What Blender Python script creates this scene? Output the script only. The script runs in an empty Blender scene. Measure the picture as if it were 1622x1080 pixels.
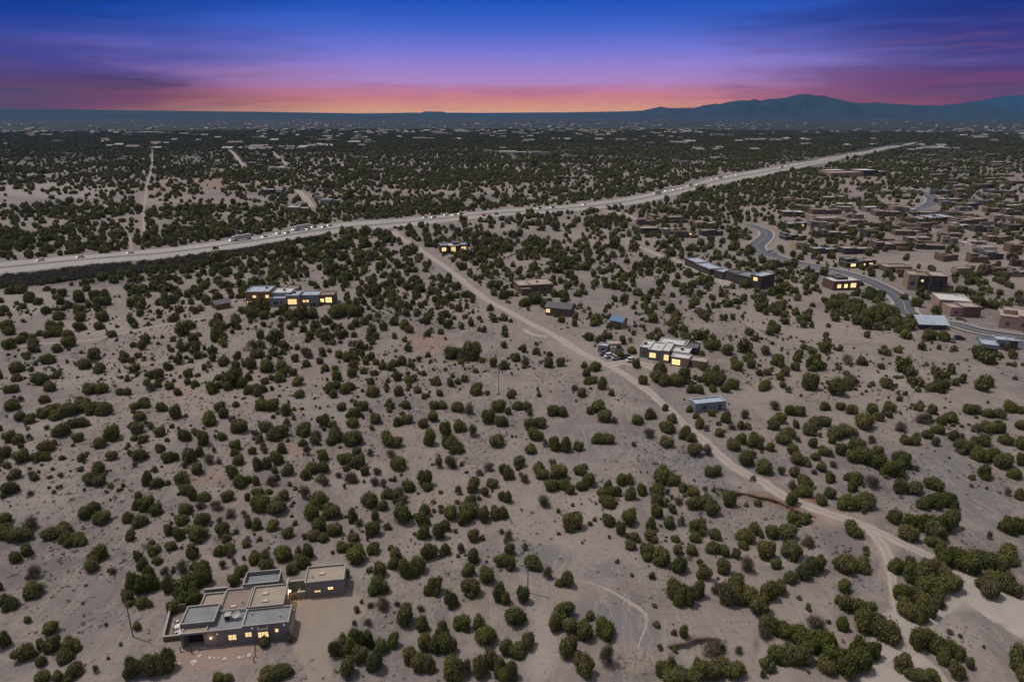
import bpy, math, random
import numpy as np

random.seed(11); rng = np.random.default_rng(11)
sc = bpy.context.scene
C = sc.collection
R = math.radians

# ------------------------------------------------------------------ camera
CAM_H, PITCH, FPX = 90.0, R(18.42), 1081.33
cam = bpy.data.cameras.new('camera'); cam.lens = 24.0; cam.sensor_width = 36.0
cam.clip_start = 1.0; cam.clip_end = 200000.0
camo = bpy.data.objects.new('camera', cam); C.objects.link(camo)
camo.location = (0, 0, CAM_H); camo.rotation_euler = (R(90) - PITCH, 0, 0)
sc.camera = camo

# ------------------------------------------------------------------ light
SUN_EL, SUN_AZ = R(66), R(-68)          # azimuth from +Y towards +X
SUN_STR = 2.2
sl = bpy.data.lights.new('sun', 'SUN'); sl.energy = SUN_STR; sl.angle = R(0.6); sl.color = (1.0, 0.90, 0.80)
so = bpy.data.objects.new('sun', sl); C.objects.link(so)
so.rotation_euler = (R(90) - SUN_EL, 0, -SUN_AZ + math.pi)
so.location = (0, 0, 300)
sc.view_settings.view_transform = 'Standard'; sc.view_settings.look = 'None'
sc.view_settings.exposure = 0.0; sc.view_settings.gamma = 1.0
sc.cycles.max_bounces = 4; sc.cycles.diffuse_bounces = 2; sc.cycles.volume_bounces = 0
sc.cycles.transparent_max_bounces = 8
sc.cycles.use_denoising = True

def srgb(r, g, b, a=1.0):
    f = lambda c: (c / 255 / 12.92) if c / 255 <= 0.04045 else ((c / 255 + 0.055) / 1.055) ** 2.4
    return (f(r), f(g), f(b), a)

w = bpy.data.worlds.new('World'); sc.world = w; w.use_nodes = True
nt = w.node_tree; nt.nodes.clear()
def N(t, typ, **kw):
    n = t.nodes.new(typ)
    for k, v in kw.items(): setattr(n, k, v)
    return n
def ramp(t, stops, src, interp='LINEAR'):
    n = N(t, 'ShaderNodeValToRGB'); cr = n.color_ramp; cr.interpolation = interp
    while len(cr.elements) > 1: cr.elements.remove(cr.elements[-1])
    cr.elements[0].position = stops[0][0]; cr.elements[0].color = stops[0][1]
    for p, c in stops[1:]:
        e = cr.elements.new(p); e.color = c
    t.links.new(src, n.inputs[0]); return n.outputs[0]
def mth(t, op, a, b=None, c=None, clamp=False):
    n = N(t, 'ShaderNodeMath', operation=op, use_clamp=clamp)
    for i, v in enumerate((a, b, c)):
        if v is None: continue
        if isinstance(v, (int, float)): n.inputs[i].default_value = v
        else: t.links.new(v, n.inputs[i])
    return n.outputs[0]
def mixc(t, fac, a, b, mode='MIX'):
    n = N(t, 'ShaderNodeMix', data_type='RGBA', blend_type=mode)
    for idx, v in ((0, fac), (6, a), (7, b)):
        if isinstance(v, (int, float)): n.inputs[idx].default_value = v
        elif isinstance(v, tuple): n.inputs[idx].default_value = v
        else: t.links.new(v, n.inputs[idx])
    return n.outputs[2]
def noise(t, vec, scale, detail=3.0, rough=0.5, dist=0.0):
    n = N(t, 'ShaderNodeTexNoise'); n.inputs['Scale'].default_value = scale
    n.inputs['Detail'].default_value = detail; n.inputs['Roughness'].default_value = rough
    n.inputs['Distortion'].default_value = dist
    t.links.new(vec, n.inputs['Vector']); return n.outputs['Fac']
def mrange(t, v, a, b, c=0.0, d=1.0, smooth=True):
    n = N(t, 'ShaderNodeMapRange', interpolation_type='SMOOTHSTEP' if smooth else 'LINEAR')
    t.links.new(v, n.inputs[0])
    for i, x in enumerate((a, b, c, d)): n.inputs[i + 1].default_value = x
    return n.outputs[0]

HAZE_D = 3.7e-5; HAZE_Y = 30000; HAZE_T = 1000; HAZE_COL = (0.12, 0.31, 0.66, 1)
def S(r, g, b, k=1.0):
    c = srgb(r, g, b); return (c[0] * k, c[1] * k, c[2] * k, 1)
tc = N(nt, 'ShaderNodeTexCoord'); sep = N(nt, 'ShaderNodeSeparateXYZ'); nt.links.new(tc.outputs['Generated'], sep.inputs[0])
z = sep.outputs[2]; xx = sep.outputs[0]
zz = mth(nt, 'DIVIDE', z, 0.2)          # 0..1 over the first 11 degrees
mid = ramp(nt, [(0.0, S(206, 160, 134)), (0.04, S(205, 149, 130)), (0.085, S(200, 131, 131)), (0.14, S(193, 128, 152)), (0.2, S(170, 135, 190)),
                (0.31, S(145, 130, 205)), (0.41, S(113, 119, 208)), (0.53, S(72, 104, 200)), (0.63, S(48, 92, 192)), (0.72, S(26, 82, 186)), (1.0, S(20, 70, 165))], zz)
left = ramp(nt, [(0.000, S(95, 55, 78)), (0.056, S(98, 60, 82)), (0.120, S(98, 64, 86)), (0.200, S(84, 74, 122)), (0.296, S(72, 74, 142)),
                 (0.416, S(60, 76, 155)), (0.576, S(6, 62, 148)), (0.800, S(4, 50, 130))], zz)
right = ramp(nt, [(0.000, S(140, 76, 84)), (0.056, S(122, 72, 92)), (0.120, S(98, 68, 108)), (0.200, S(84, 66, 112)), (0.296, S(72, 72, 132)),
                  (0.416, S(60, 62, 132)), (0.576, S(32, 56, 130)), (0.800, S(30, 50, 120))], zz)
wob = N(nt, 'ShaderNodeMapping'); wob.inputs['Scale'].default_value = (2.2, 2.2, 26); wob.inputs['Rotation'].default_value = (0, R(-3.0), 0)
nt.links.new(tc.outputs['Generated'], wob.inputs[0])
n1 = noise(nt, wob.outputs[0], 1.7, 4, 0.55, 0.3)
n2 = noise(nt, wob.outputs[0], 4.5, 5, 0.6, 0.2)
xl = mth(nt, 'ADD', xx, mth(nt, 'MULTIPLY', mth(nt, 'SUBTRACT', n1, 0.5), 0.35))
fl = mrange(nt, xl, -0.17, -0.58); fr = mrange(nt, xl, 0.18, 0.56)
base = mixc(nt, fl, mid, left); base = mixc(nt, fr, base, right)
# thin stretched cloud bars: mauve where lit, slate at the left edge
band = mth(nt, 'MULTIPLY', mrange(nt, zz, 0.0, 0.06), mrange(nt, zz, 0.5, 0.22))
cl = mth(nt, 'MULTIPLY', mrange(nt, n1, 0.50, 0.66), band)
base = mixc(nt, mth(nt, 'MULTIPLY', cl, 0.28), base, S(146, 92, 130))
cl2 = mth(nt, 'MULTIPLY', mth(nt, 'MULTIPLY', mrange(nt, n2, 0.50, 0.68), band), mrange(nt, xx, -0.22, -0.5))
base = mixc(nt, mth(nt, 'MULTIPLY', cl2, 0.6), base, S(72, 62, 92))
cl3 = mth(nt, 'MULTIPLY', mth(nt, 'MULTIPLY', mrange(nt, n2, 0.52, 0.7), mrange(nt, zz, 0.6, 0.3)), mrange(nt, xx, 0.12, 0.4))
base = mixc(nt, mth(nt, 'MULTIPLY', cl3, 0.5), base, S(108, 78, 116))
hsb = N(nt, 'ShaderNodeHueSaturation'); hsb.inputs['Saturation'].default_value = 1.0; nt.links.new(base, hsb.inputs['Color']); base = hsb.outputs[0]
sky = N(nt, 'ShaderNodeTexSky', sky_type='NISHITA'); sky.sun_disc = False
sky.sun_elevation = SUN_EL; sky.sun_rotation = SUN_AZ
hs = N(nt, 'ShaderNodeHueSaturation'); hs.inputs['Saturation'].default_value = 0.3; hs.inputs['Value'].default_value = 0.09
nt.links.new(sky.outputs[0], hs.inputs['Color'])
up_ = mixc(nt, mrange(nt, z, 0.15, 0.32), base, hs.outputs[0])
# the air in front takes part of the low sky away and adds its own blue: the sky behind it is that much stronger
J = (0.038, 0.105, 0.20)
path = mth(nt, 'MINIMUM', mth(nt, 'DIVIDE', HAZE_T - CAM_H, mth(nt, 'MAXIMUM', z, 0.002)), HAZE_Y)
T_ = mth(nt, 'EXPONENT', mth(nt, 'MULTIPLY', path, -HAZE_D))
T_ = mth(nt, 'MAXIMUM', T_, 0.2)
low = mixc(nt, 1.0, up_, mixc(nt, mth(nt, 'SUBTRACT', 1.0, T_), (0, 0, 0, 1), J + (1,)), 'SUBTRACT')
dv = N(nt, 'ShaderNodeVectorMath', operation='SCALE'); nt.links.new(low, dv.inputs[0]); nt.links.new(mth(nt, 'DIVIDE', 1.0, T_), dv.inputs['Scale'])
mx = N(nt, 'ShaderNodeVectorMath', operation='MAXIMUM'); nt.links.new(dv.outputs[0], mx.inputs[0]); mx.inputs[1].default_value = (0, 0, 0)
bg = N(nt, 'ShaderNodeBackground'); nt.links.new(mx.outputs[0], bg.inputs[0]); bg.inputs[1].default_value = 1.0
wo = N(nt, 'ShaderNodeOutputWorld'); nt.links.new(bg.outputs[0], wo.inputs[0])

# ------------------------------------------------------------------ ground height, picture <-> place
_T = np.random.default_rng(5).random((256, 256))
def vn(x, y):
    x = np.asarray(x, float); y = np.asarray(y, float)
    xi = np.floor(x).astype(int); yi = np.floor(y).astype(int); fx = x - xi; fy = y - yi
    fx = fx * fx * (3 - 2 * fx); fy = fy * fy * (3 - 2 * fy)
    a = _T[xi & 255, yi & 255]; b = _T[(xi + 1) & 255, yi & 255]; c = _T[xi & 255, (yi + 1) & 255]; d = _T[(xi + 1) & 255, (yi + 1) & 255]
    return (a * (1 - fx) + b * fx) * (1 - fy) + (c * (1 - fx) + d * fx) * fy - 0.5
def ss(v, a, b):
    t = np.clip((np.asarray(v, float) - a) / (b - a), 0, 1); return t * t * (3 - 2 * t)
def flat(px, py, zz=0.0):
    u = (px - 811) / FPX; v = (540 - py) / FPX
    dy = math.cos(PITCH) + v * math.sin(PITCH); dz = -math.sin(PITCH) + v * math.cos(PITCH)
    t = (zz - CAM_H) / dz
    return np.array((t * u, t * dy))
def px_of(x, y, z=0.0):
    zc = np.asarray(z) - CAM_H
    dep = y * math.cos(PITCH) - zc * math.sin(PITCH); upv = y * math.sin(PITCH) + zc * math.cos(PITCH)
    dep = np.where(dep < 1, 1, dep)
    return 811 + FPX * x / dep, 540 - FPX * upv / dep
def polyline_d(x, y, pts):
    """distance to a polyline and side (>0: on its right when walking along it)"""
    best = np.full(np.shape(x), 1e9); side = np.zeros(np.shape(x)); tt = np.zeros(np.shape(x)); n = len(pts) - 1
    for i in range(n):
        a, b = pts[i], pts[i + 1]; d = b - a; L = d @ d
        t = np.clip(((x - a[0]) * d[0] + (y - a[1]) * d[1]) / L, 0, 1)
        qx = x - a[0] - t * d[0]; qy = y - a[1] - t * d[1]; dist = np.hypot(qx, qy)
        m = dist < best; best = np.where(m, dist, best)
        side = np.where(m, np.sign(d[1] * qx - d[0] * qy), side); tt = np.where(m, (i + t) / n, tt)
    return best, side, tt
LEDGES = [([(1137, 772), (1150, 775), (1175, 781), (1205, 787), (1234, 796), (1262, 812), (1292, 822)], 1.7, 9),
          ([(1053, 1024), (1070, 1019), (1086, 1018), (1100, 1011), (1122, 1010), (1142, 1012)], 1.2, 7),
          ([(1196, 1012), (1216, 1018), (1238, 1022)], 0.9, 5),
          ([(1572, 770), (1590, 766), (1612, 768)], 0.9, 5),
          ([(955, 928), (975, 940), (1000, 956), (1025, 972)], 0.5, 4)]
LEDW = [([flat(*p) for p in pts], d, wdt) for pts, d, wdt in LEDGES]
def Hh(x, y):
    x = np.asarray(x, float); y = np.asarray(y, float); r = np.hypot(x, y)
    h = vn(x / 95 + 7.3, y / 95 + 2.1) * 2.0 + vn(x / 31 + 3.3, y / 31) * 0.7 * ss(r, 900, 500)
    h = h + vn(x / 9.0, y / 9.0) * 0.5 * ss(r, 420, 200) + vn(x / 3.1, y / 3.1) * 0.2 * ss(r, 260, 120)
    h = h + vn(x / 330, y / 330 + 9) * 5.0 * ss(r, 600, 1000) * ss(r, 9000, 4000)
    # smooth pad under the near house
    hx, hy = HOUSE_C; pad = ss(np.hypot(x - hx, (y - hy)), 34, 20); h = h * (1 - pad) + 0.2 * pad
    for pts, d, wdt in LEDW:
        m = (np.abs(x - pts[0][0]) < 60) & (np.abs(y - pts[0][1]) < 60)
        if not np.any(m): continue
        dist, side, tt = polyline_d(x, y, pts)
        end = np.clip(tt / 0.15, 0, 1) * np.clip((1 - tt) / 0.15, 0, 1)
        rag = 0.6 * vn(x / 2.0, y / 2.0)
        cut = np.where(side > 0, ss(dist + rag, -0.1, 0.7) * np.exp(-dist / wdt), 0) * end * d
        h = h - np.where(m, cut, 0)
    return h
HOUSE_C = tuple(flat(372, 985))
def G(px, py):
    """the point of the ground that the photograph shows at (px, py)"""
    u = (px - 811) / FPX; v = (540 - py) / FPX
    dy = math.cos(PITCH) + v * math.sin(PITCH); dz = -math.sin(PITCH) + v * math.cos(PITCH)
    t0 = -CAM_H / dz
    ts = t0 * np.linspace(0.86, 1.14, 141)
    gap = CAM_H + ts * dz - Hh(ts * u, ts * dy)
    k = int(np.argmax(gap < 0)) or 70
    a, b = ts[k - 1], ts[k]; ga, gb = gap[k - 1], gap[k]; t = a + (b - a) * ga / (ga - gb)
    return np.array((t * u, t * dy, float(Hh(t * u, t * dy))))
def ppm(px, py):
    """pixels of the photograph per metre at that ground point"""
    p = G(px, py); dep = p[1] * math.cos(PITCH) - (p[2] - CAM_H) * math.sin(PITCH); return FPX / dep

# ------------------------------------------------------------------ object helpers
def tag(o, label=None, cat=None, group=None, kind=None):
    if label: o['label'] = label
    if cat: o['category'] = cat
    if group: o['group'] = group
    if kind: o['kind'] = kind
    return o
def empty(name, loc, rz=0.0):
    o = bpy.data.objects.new(name, None); C.objects.link(o); o.location = loc; o.rotation_euler = (0, 0, rz)
    o.empty_display_size = 0.5; return o
class MB:
    def __init__(s): s.v = []; s.f = []; s.mi = []
    def add(s, vs, fs, mi=0):
        n = len(s.v); s.v += [tuple(map(float, p)) for p in vs]; s.f += [tuple(i + n for i in f) for f in fs]; s.mi += [mi] * len(fs)
    def box(s, x0, x1, y0, y1, z0, z1, mi=0, taper=0.0):
        t = taper
        s.add([(x0, y0, z0), (x1, y0, z0), (x1, y1, z0), (x0, y1, z0), (x0 + t, y0 + t, z1), (x1 - t, y0 + t, z1), (x1 - t, y1 - t, z1), (x0 + t, y1 - t, z1)],
              [(0, 3, 2, 1), (4, 5, 6, 7), (0, 1, 5, 4), (1, 2, 6, 5), (2, 3, 7, 6), (3, 0, 4, 7)], mi)
    def tube(s, p, q, r0, r1=None, n=8, mi=0):
        p = np.array(p, float); q = np.array(q, float); r1 = r0 if r1 is None else r1
        d = q - p; d /= np.linalg.norm(d); a = np.cross(d, (0, 0, 1) if abs(d[2]) < .9 else (1, 0, 0)); a /= np.linalg.norm(a); b = np.cross(d, a)
        vs = []
        for c, r in ((p, r0), (q, r1)):
            for i in range(n):
                t = 2 * math.pi * i / n; vs.append(c + r * (math.cos(t) * a + math.sin(t) * b))
        fs = [(i, (i + 1) % n, n + (i + 1) % n, n + i) for i in range(n)] + [tuple(range(n - 1, -1, -1)), tuple(range(n, 2 * n))]
        s.add(vs, fs, mi)
    def mesh(s, name, mats):
        m = bpy.data.meshes.new(name); m.from_pydata(s.v, [], s.f)
        for k in (mats if isinstance(mats, (list, tuple)) else [mats]): m.materials.append(k)
        if any(s.mi): m.polygons.foreach_set('material_index', s.mi)
        m.update(); return m
    def build(s, name, mats, parent=None, bevel=0.0):
        o = bpy.data.objects.new(name, s.mesh(name, mats)); C.objects.link(o); o.parent = parent
        if bevel:
            b = o.modifiers.new('bevel', 'BEVEL'); b.width = bevel; b.segments = 2; b.limit_method = 'ANGLE'
        return o
def obj(name, mesh, parent=None):
    o = bpy.data.objects.new(name, mesh); C.objects.link(o); o.parent = parent; return o

# ------------------------------------------------------------------ materials
def mat(name):
    m = bpy.data.materials.new(name); m.use_nodes = True; t = m.node_tree; t.nodes.clear()
    b = N(t, 'ShaderNodeBsdfPrincipled'); o = N(t, 'ShaderNodeOutputMaterial'); t.links.new(b.outputs[0], o.inputs[0])
    b.inputs['Roughness'].default_value = 0.9; b.inputs['Specular IOR Level'].default_value = 0.2
    return m, t, b
def plain(name, col, rough=0.85, var=0.12, scale=1.2, spec=0.25, metal=0.0, bump=0.0):
    m, t, b = mat(name); c = N(t, 'ShaderNodeTexCoord').outputs['Object']
    n = noise(t, c, scale, 5, 0.6); n2 = noise(t, c, scale * 9, 3, 0.6)
    f = mth(t, 'ADD', mth(t, 'MULTIPLY', n, 0.7), mth(t, 'MULTIPLY', n2, 0.3))
    lo = tuple(x * (1 - var * 1.6) for x in col) + (1,); hi = tuple(min(1, x * (1 + var * 1.6)) for x in col) + (1,)
    t.links.new(ramp(t, [(0.28, lo), (0.72, hi)], f), b.inputs['Base Color'])
    b.inputs['Roughness'].default_value = rough; b.inputs['Specular IOR Level'].default_value = spec; b.inputs['Metallic'].default_value = metal
    if bump:
        bn = N(t, 'ShaderNodeBump'); bn.inputs['Distance'].default_value = bump; t.links.new(n2, bn.inputs['Height']); t.links.new(bn.outputs[0], b.inputs['Normal'])
    return m
def glow(name, col, s, dark=None, scale=2.0):
    m, t, b = mat(name); b.inputs['Base Color'].default_value = (0.02, 0.02, 0.02, 1)
    c = N(t, 'ShaderNodeTexCoord').outputs['Object']; n = noise(t, c, scale, 3, 0.5)
    col2 = dark or tuple(x * 0.55 for x in col)
    rn = N(t, 'ShaderNodeObjectInfo').outputs['Random']
    t.links.new(ramp(t, [(0.35, col2 + (1,)), (0.6, col + (1,))], n), b.inputs['Emission Color']); t.links.new(mth(t, 'MULTIPLY', mrange(t, rn, 0, 1, 0.62, 1.1, False), s), b.inputs['Emission Strength'])
    return m

M = {}
# soil: one node recipe shared by the ground sheet and every track laid on it
def soil_color(t):
    pos = N(t, 'ShaderNodeNewGeometry').outputs['Position']
    big = noise(t, pos, 0.011, 4, 0.55); med = noise(t, pos, 0.07, 5, 0.6, 0.4); fine = noise(t, pos, 0.9, 5, 0.65); grit = noise(t, pos, 4.0, 2, 0.6)
    c = ramp(t, [(0.34, (0.145, 0.128, 0.132, 1)), (0.5, (0.218, 0.184, 0.175, 1)), (0.64, (0.290, 0.236, 0.208, 1))], big)
    c = mixc(t, mrange(t, med, 0.42, 0.70), c, (0.268, 0.226, 0.208, 1))
    c = mixc(t, mth(t, 'MULTIPLY', mrange(t, med, 0.46, 0.26), 0.75), c, (0.142, 0.124, 0.128, 1))
    at = N(t, 'ShaderNodeAttribute', attribute_name='patch'); 
    c = mixc(t, at.outputs['Alpha'], c, at.outputs['Color'])
    er = N(t, 'ShaderNodeMapping'); er.inputs['Scale'].default_value = (1, 0.33, 1); er.inputs['Rotation'].default_value = (0, 0, 0.6); t.links.new(pos, er.inputs[0])
    e1 = noise(t, er.outputs[0], 0.11, 7, 0.72, 1.6)
    rid = mth(t, 'ABSOLUTE', mth(t, 'SUBTRACT', e1, 0.5))                 # narrow wandering rills and paths
    c = mixc(t, mth(t, 'MULTIPLY', mrange(t, rid, 0.030, 0.004), 0.55), c, (0.32, 0.272, 0.25, 1))
    c = mixc(t, mth(t, 'MULTIPLY', mrange(t, e1, 0.60, 0.74), 0.6), c, (0.128, 0.110, 0.100, 1))
    # low dry scrub, litter and pebbles
    v = mth(t, 'MULTIPLY', mrange(t, fine, 0.54, 0.68), mrange(t, med, 0.33, 0.62))
    c = mixc(t, mth(t, 'MULTIPLY', v, 0.62), c, (0.095, 0.083, 0.074, 1))
    mot = noise(t, pos, 0.28, 6, 0.7, 0.8)
    c = mixc(t, mth(t, 'MULTIPLY', mrange(t, mot, 0.40, 0.24), 0.6), c, (0.12, 0.104, 0.10, 1)); c = mixc(t, mth(t, 'MULTIPLY', mrange(t, mot, 0.56, 0.72), 0.55), c, (0.30, 0.255, 0.235, 1))
    c = mixc(t, mth(t, 'MULTIPLY', mrange(t, grit, 0.58, 0.72), 0.28), c, (0.33, 0.285, 0.26, 1))
    c = mixc(t, mth(t, 'MULTIPLY', mrange(t, grit, 0.42, 0.28), 0.35), c, (0.11, 0.095, 0.09, 1))
    return c, pos, med, fine, grit
m, t, b = mat('soil'); c, pos, med, fine, grit = soil_color(t)
# far off, the plain is covered by scrub too small to build one by one
ln = N(t, 'ShaderNodeVectorMath', operation='LENGTH'); t.links.new(pos, ln.inputs[0])
far = mrange(t, ln.outputs['Value'], 1100, 2300)
mp = N(t, 'ShaderNodeMapping'); mp.inputs['Scale'].default_value = (1, 0.35, 1); t.links.new(pos, mp.inputs[0])
fb = noise(t, mp.outputs[0], 0.006, 5, 0.65); fs = noise(t, pos, 0.03, 3, 0.6)
fc = ramp(t, [(0.38, (0.026, 0.031, 0.026, 1)), (0.54, (0.040, 0.043, 0.036, 1)), (0.66, (0.11, 0.098, 0.084, 1))], mth(t, 'ADD', mth(t, 'MULTIPLY', fb, 0.6), mth(t, 'MULTIPLY', fs, 0.4)))
t.links.new(mixc(t, far, c, fc), b.inputs['Base Color'])
bn = N(t, 'ShaderNodeBump'); bn.inputs['Strength'].default_value = 0.7; bn.inputs['Distance'].default_value = 0.22
t.links.new(mth(t, 'ADD', mth(t, 'MULTIPLY', fine, 0.8), mth(t, 'MULTIPLY', grit, 0.35)), bn.inputs['Height']); t.links.new(bn.outputs[0], b.inputs['Normal'])
M['soil'] = m
def track_mat(name, col, col2, soft=0.5, rough=0.9, scl=0.35, ruts=False):
    m, t, b = mat(name); c, pos, med, fine, grit = soil_color(t)
    n = noise(t, pos, scl, 5, 0.6); e = N(t, 'ShaderNodeAttribute', attribute_name='edge').outputs['Fac']
    tr = ramp(t, [(0.3, col + (1,)), (0.7, col2 + (1,))], mth(t, 'ADD', mth(t, 'MULTIPLY', n, 0.6), mth(t, 'MULTIPLY', grit, 0.4)))
    if ruts:
        ac = N(t, 'ShaderNodeAttribute', attribute_name='across').outputs['Fac']
        r = mth(t, 'ABSOLUTE', mth(t, 'SUBTRACT', mth(t, 'ABSOLUTE', mth(t, 'SUBTRACT', ac, 0.5)), 0.17))
        tr = mixc(t, mth(t, 'MULTIPLY', mrange(t, r, 0.10, 0.02), 0.45), tr, tuple(x * 1.22 for x in col2) + (1,))
    f = mrange(t, mth(t, 'ADD', e, mth(t, 'MULTIPLY', mth(t, 'SUBTRACT', n, 0.5), 0.9)), soft * 0.25, soft)
    t.links.new(mixc(t, f, c, tr), b.inputs['Base Color']); b.inputs['Roughness'].default_value = rough
    bn = N(t, 'ShaderNodeBump'); bn.inputs['Strength'].default_value = 0.4; bn.inputs['Distance'].default_value = 0.1
    t.links.new(grit, bn.inputs['Height']); t.links.new(bn.outputs[0], b.inputs['Normal'])
    return m
M['dirt_track'] = track_mat('dirt_track', (0.29, 0.245, 0.222), (0.39, 0.335, 0.305), 0.7, ruts=True)
M['sandy_wash'] = track_mat('wash_sand', (0.33, 0.29, 0.268), (0.42, 0.37, 0.34), 0.4)
M['drive'] = track_mat('packed_drive', (0.25, 0.205, 0.17), (0.32, 0.265, 0.222), 0.3)
M['verge'] = track_mat('road_verge', (0.15, 0.132, 0.122), (0.24, 0.21, 0.195), 0.25, scl=0.06)
M['gravel_rill'] = track_mat('rill_gravel', (0.24, 0.21, 0.19), (0.42, 0.37, 0.33), 0.6, scl=1.1)
M['asphalt_old'] = plain('asphalt_old', (0.35, 0.33, 0.315), 0.85, 0.1, 0.03)
M['asphalt'] = plain('asphalt', (0.098, 0.102, 0.125), 0.7, 0.1, 0.05, 0.35)
M['kerb'] = plain('kerb_concrete', (0.34, 0.31, 0.29), 0.9, 0.12, 0.4)
M['paint'] = plain('road_paint', (0.62, 0.6, 0.55), 0.7, 0.1, 0.5)
M['paint_y'] = plain('road_paint_yellow', (0.5, 0.42, 0.2), 0.7, 0.1, 0.5)
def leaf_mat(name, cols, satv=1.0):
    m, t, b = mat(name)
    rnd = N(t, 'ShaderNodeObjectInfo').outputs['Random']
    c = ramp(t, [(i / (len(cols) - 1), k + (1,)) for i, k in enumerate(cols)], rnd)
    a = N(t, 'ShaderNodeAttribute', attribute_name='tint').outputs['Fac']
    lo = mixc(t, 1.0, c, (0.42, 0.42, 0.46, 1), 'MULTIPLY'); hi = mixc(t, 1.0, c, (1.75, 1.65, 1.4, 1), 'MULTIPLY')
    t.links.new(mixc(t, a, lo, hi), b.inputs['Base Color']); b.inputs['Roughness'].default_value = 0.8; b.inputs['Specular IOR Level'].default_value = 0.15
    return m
M['juniper'] = leaf_mat('juniper_foliage', [(0.112, 0.114, 0.040), (0.118, 0.130, 0.036), (0.112, 0.102, 0.048), (0.146, 0.138, 0.050), (0.084, 0.096, 0.040), (0.134, 0.124, 0.054), (0.100, 0.118, 0.034), (0.124, 0.116, 0.062)])
M['lush'] = leaf_mat('lush_foliage', [(0.080, 0.094, 0.025), (0.096, 0.106, 0.028), (0.070, 0.086, 0.024)])
M['dry'] = leaf_mat('dry_twigs', [(0.105, 0.088, 0.072), (0.085, 0.078, 0.058), (0.125, 0.102, 0.088)])
M['bark'] = plain('bark', (0.11, 0.085, 0.065), 0.95, 0.2, 6)
# ------------------------------------------------------------------ soil patches that differ in colour
RED = (0.265, 0.178, 0.138); TAN = (0.30, 0.238, 0.19); GREY = (0.180, 0.168, 0.174); PALE = (0.335, 0.292, 0.268); BROWN = (0.22, 0.125, 0.082); ASH = (0.19, 0.165, 0.158)
PATCH = [(500, 640, 60, 20, PALE, .3), (300, 620, 50, 26, TAN, .25), (760, 660, 40, 14, GREY, .4), (560, 760, 40, 16, PALE, .35), (330, 700, 60, 20, ASH, .45), (1030, 560, 40, 12, PALE, .4), (1200, 620, 50, 16, PALE, .35), (1420, 600, 60, 18, PALE, .4), (1300, 640, 50, 14, ASH, .4), (950, 800, 60, 20, PALE, .35), (1130, 920, 50, 20, PALE, .4), (740, 950, 40, 30, TAN, .3), (660, 1010, 40, 30, PALE, .3), (1010, 1060, 60, 20, (0.16, 0.14, 0.13), .5), (20, 480, 80, 20, PALE, .4), (150, 520, 70, 16, PALE, .4), (100, 660, 70, 24, PALE, .35), (60, 820, 60, 20, ASH, .4), (1560, 945, 70, 22, PALE, .6), (1500, 1010, 60, 40, PALE, .45), (1420, 1050, 40, 46, PALE, .6), (1480, 955, 50, 22, PALE, .6), (1340, 820, 60, 20, TAN, .5), (1240, 1040, 60, 34, PALE, .35), (860, 1010, 30, 60, PALE, .5), (900, 930, 26, 40, TAN, .35), (1060, 600, 60, 18, TAN, .35), (520, 900, 70, 16, PALE, .35), (400, 780, 60, 30, TAN, .3), (640, 680, 60, 12, TAN, .35), (70, 560, 60, 20, GREY, .4), (1180, 880, 40, 20, TAN, .3), (180, 860, 70, 22, ASH, .5), (90, 960, 50, 30, (0.14, 0.125, 0.12), .4), (1550, 700, 60, 40, GREY, .3), (700, 860, 70, 26, PALE, .35), (760, 720, 60, 18, ASH, .4), (610, 330, 12, 4, PALE, .5), (600, 430, 30, 30, PALE, .25), (680, 545, 34, 16, RED, .7), (640, 520, 30, 10, RED, .35), (318, 756, 40, 14, RED, .45), (464, 711, 34, 13, RED, .45), (690, 790, 60, 14, TAN, .55), (610, 738, 45, 10, TAN, .45),
         (1268, 796, 42, 11, BROWN, .9), (1195, 785, 42, 6, BROWN, .7), (1312, 816, 34, 8, RED, .6), (1400, 862, 36, 22, TAN, .8), (1405, 905, 16, 26, TAN, .6), (1130, 735, 60, 34, GREY, .7), (1130, 775, 46, 10, GREY, .7),
         (860, 885, 75, 26, GREY, .7), (960, 905, 60, 24, GREY, .6), (940, 985, 70, 34, GREY, .75), (1020, 1000, 36, 28, GREY, .8), (1360, 928, 30, 15, GREY, .8),
         (1560, 800, 46, 34, GREY, .7), (1490, 745, 50, 34, GREY, .6), (1130, 1035, 34, 14, TAN, .6), (1010, 1050, 30, 18, TAN, .5), (30, 760, 90, 60, PALE, .25), (120, 590, 110, 26, PALE, .35), (980, 700, 110, 26, GREY, .45),
         (850, 1040, 26, 36, PALE, .5), (880, 720, 80, 26, GREY, .35), (700, 600, 70, 14, ASH, .4), (90, 300, 130, 16, PALE, .55), (270, 298, 50, 12, RED, .6), (350, 285, 40, 14, RED, .7), (700, 300, 100, 8, TAN, .5),
         (800, 242, 60, 5, TAN, .9), (770, 262, 60, 4, PALE, .5), (700, 230, 50, 3, TAN, .7), (420, 292, 34, 7, TAN, .7), (1220, 365, 14, 8, RED, .7), (1290, 308, 22, 4, RED, .7), (1500, 560, 60, 22, ASH, .4), (100, 960, 80, 40, ASH, .4), (150, 930, 60, 20, GREY, .35),
         (300, 860, 50, 16, PALE, .3), (700, 470, 60, 10, PALE, .4), (600, 905, 40, 20, PALE, .35), (1240, 880, 60, 20, PALE, .4), (1100, 545, 60, 16, PALE, .3), (560, 1050, 30, 30, GREY, .3), (620, 575, 60, 12, RED, .25), (100, 442, 130, 12, (0.10, 0.092, 0.092), .8), (250, 425, 80, 10, (0.12, 0.11, 0.105), .7)]
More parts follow.
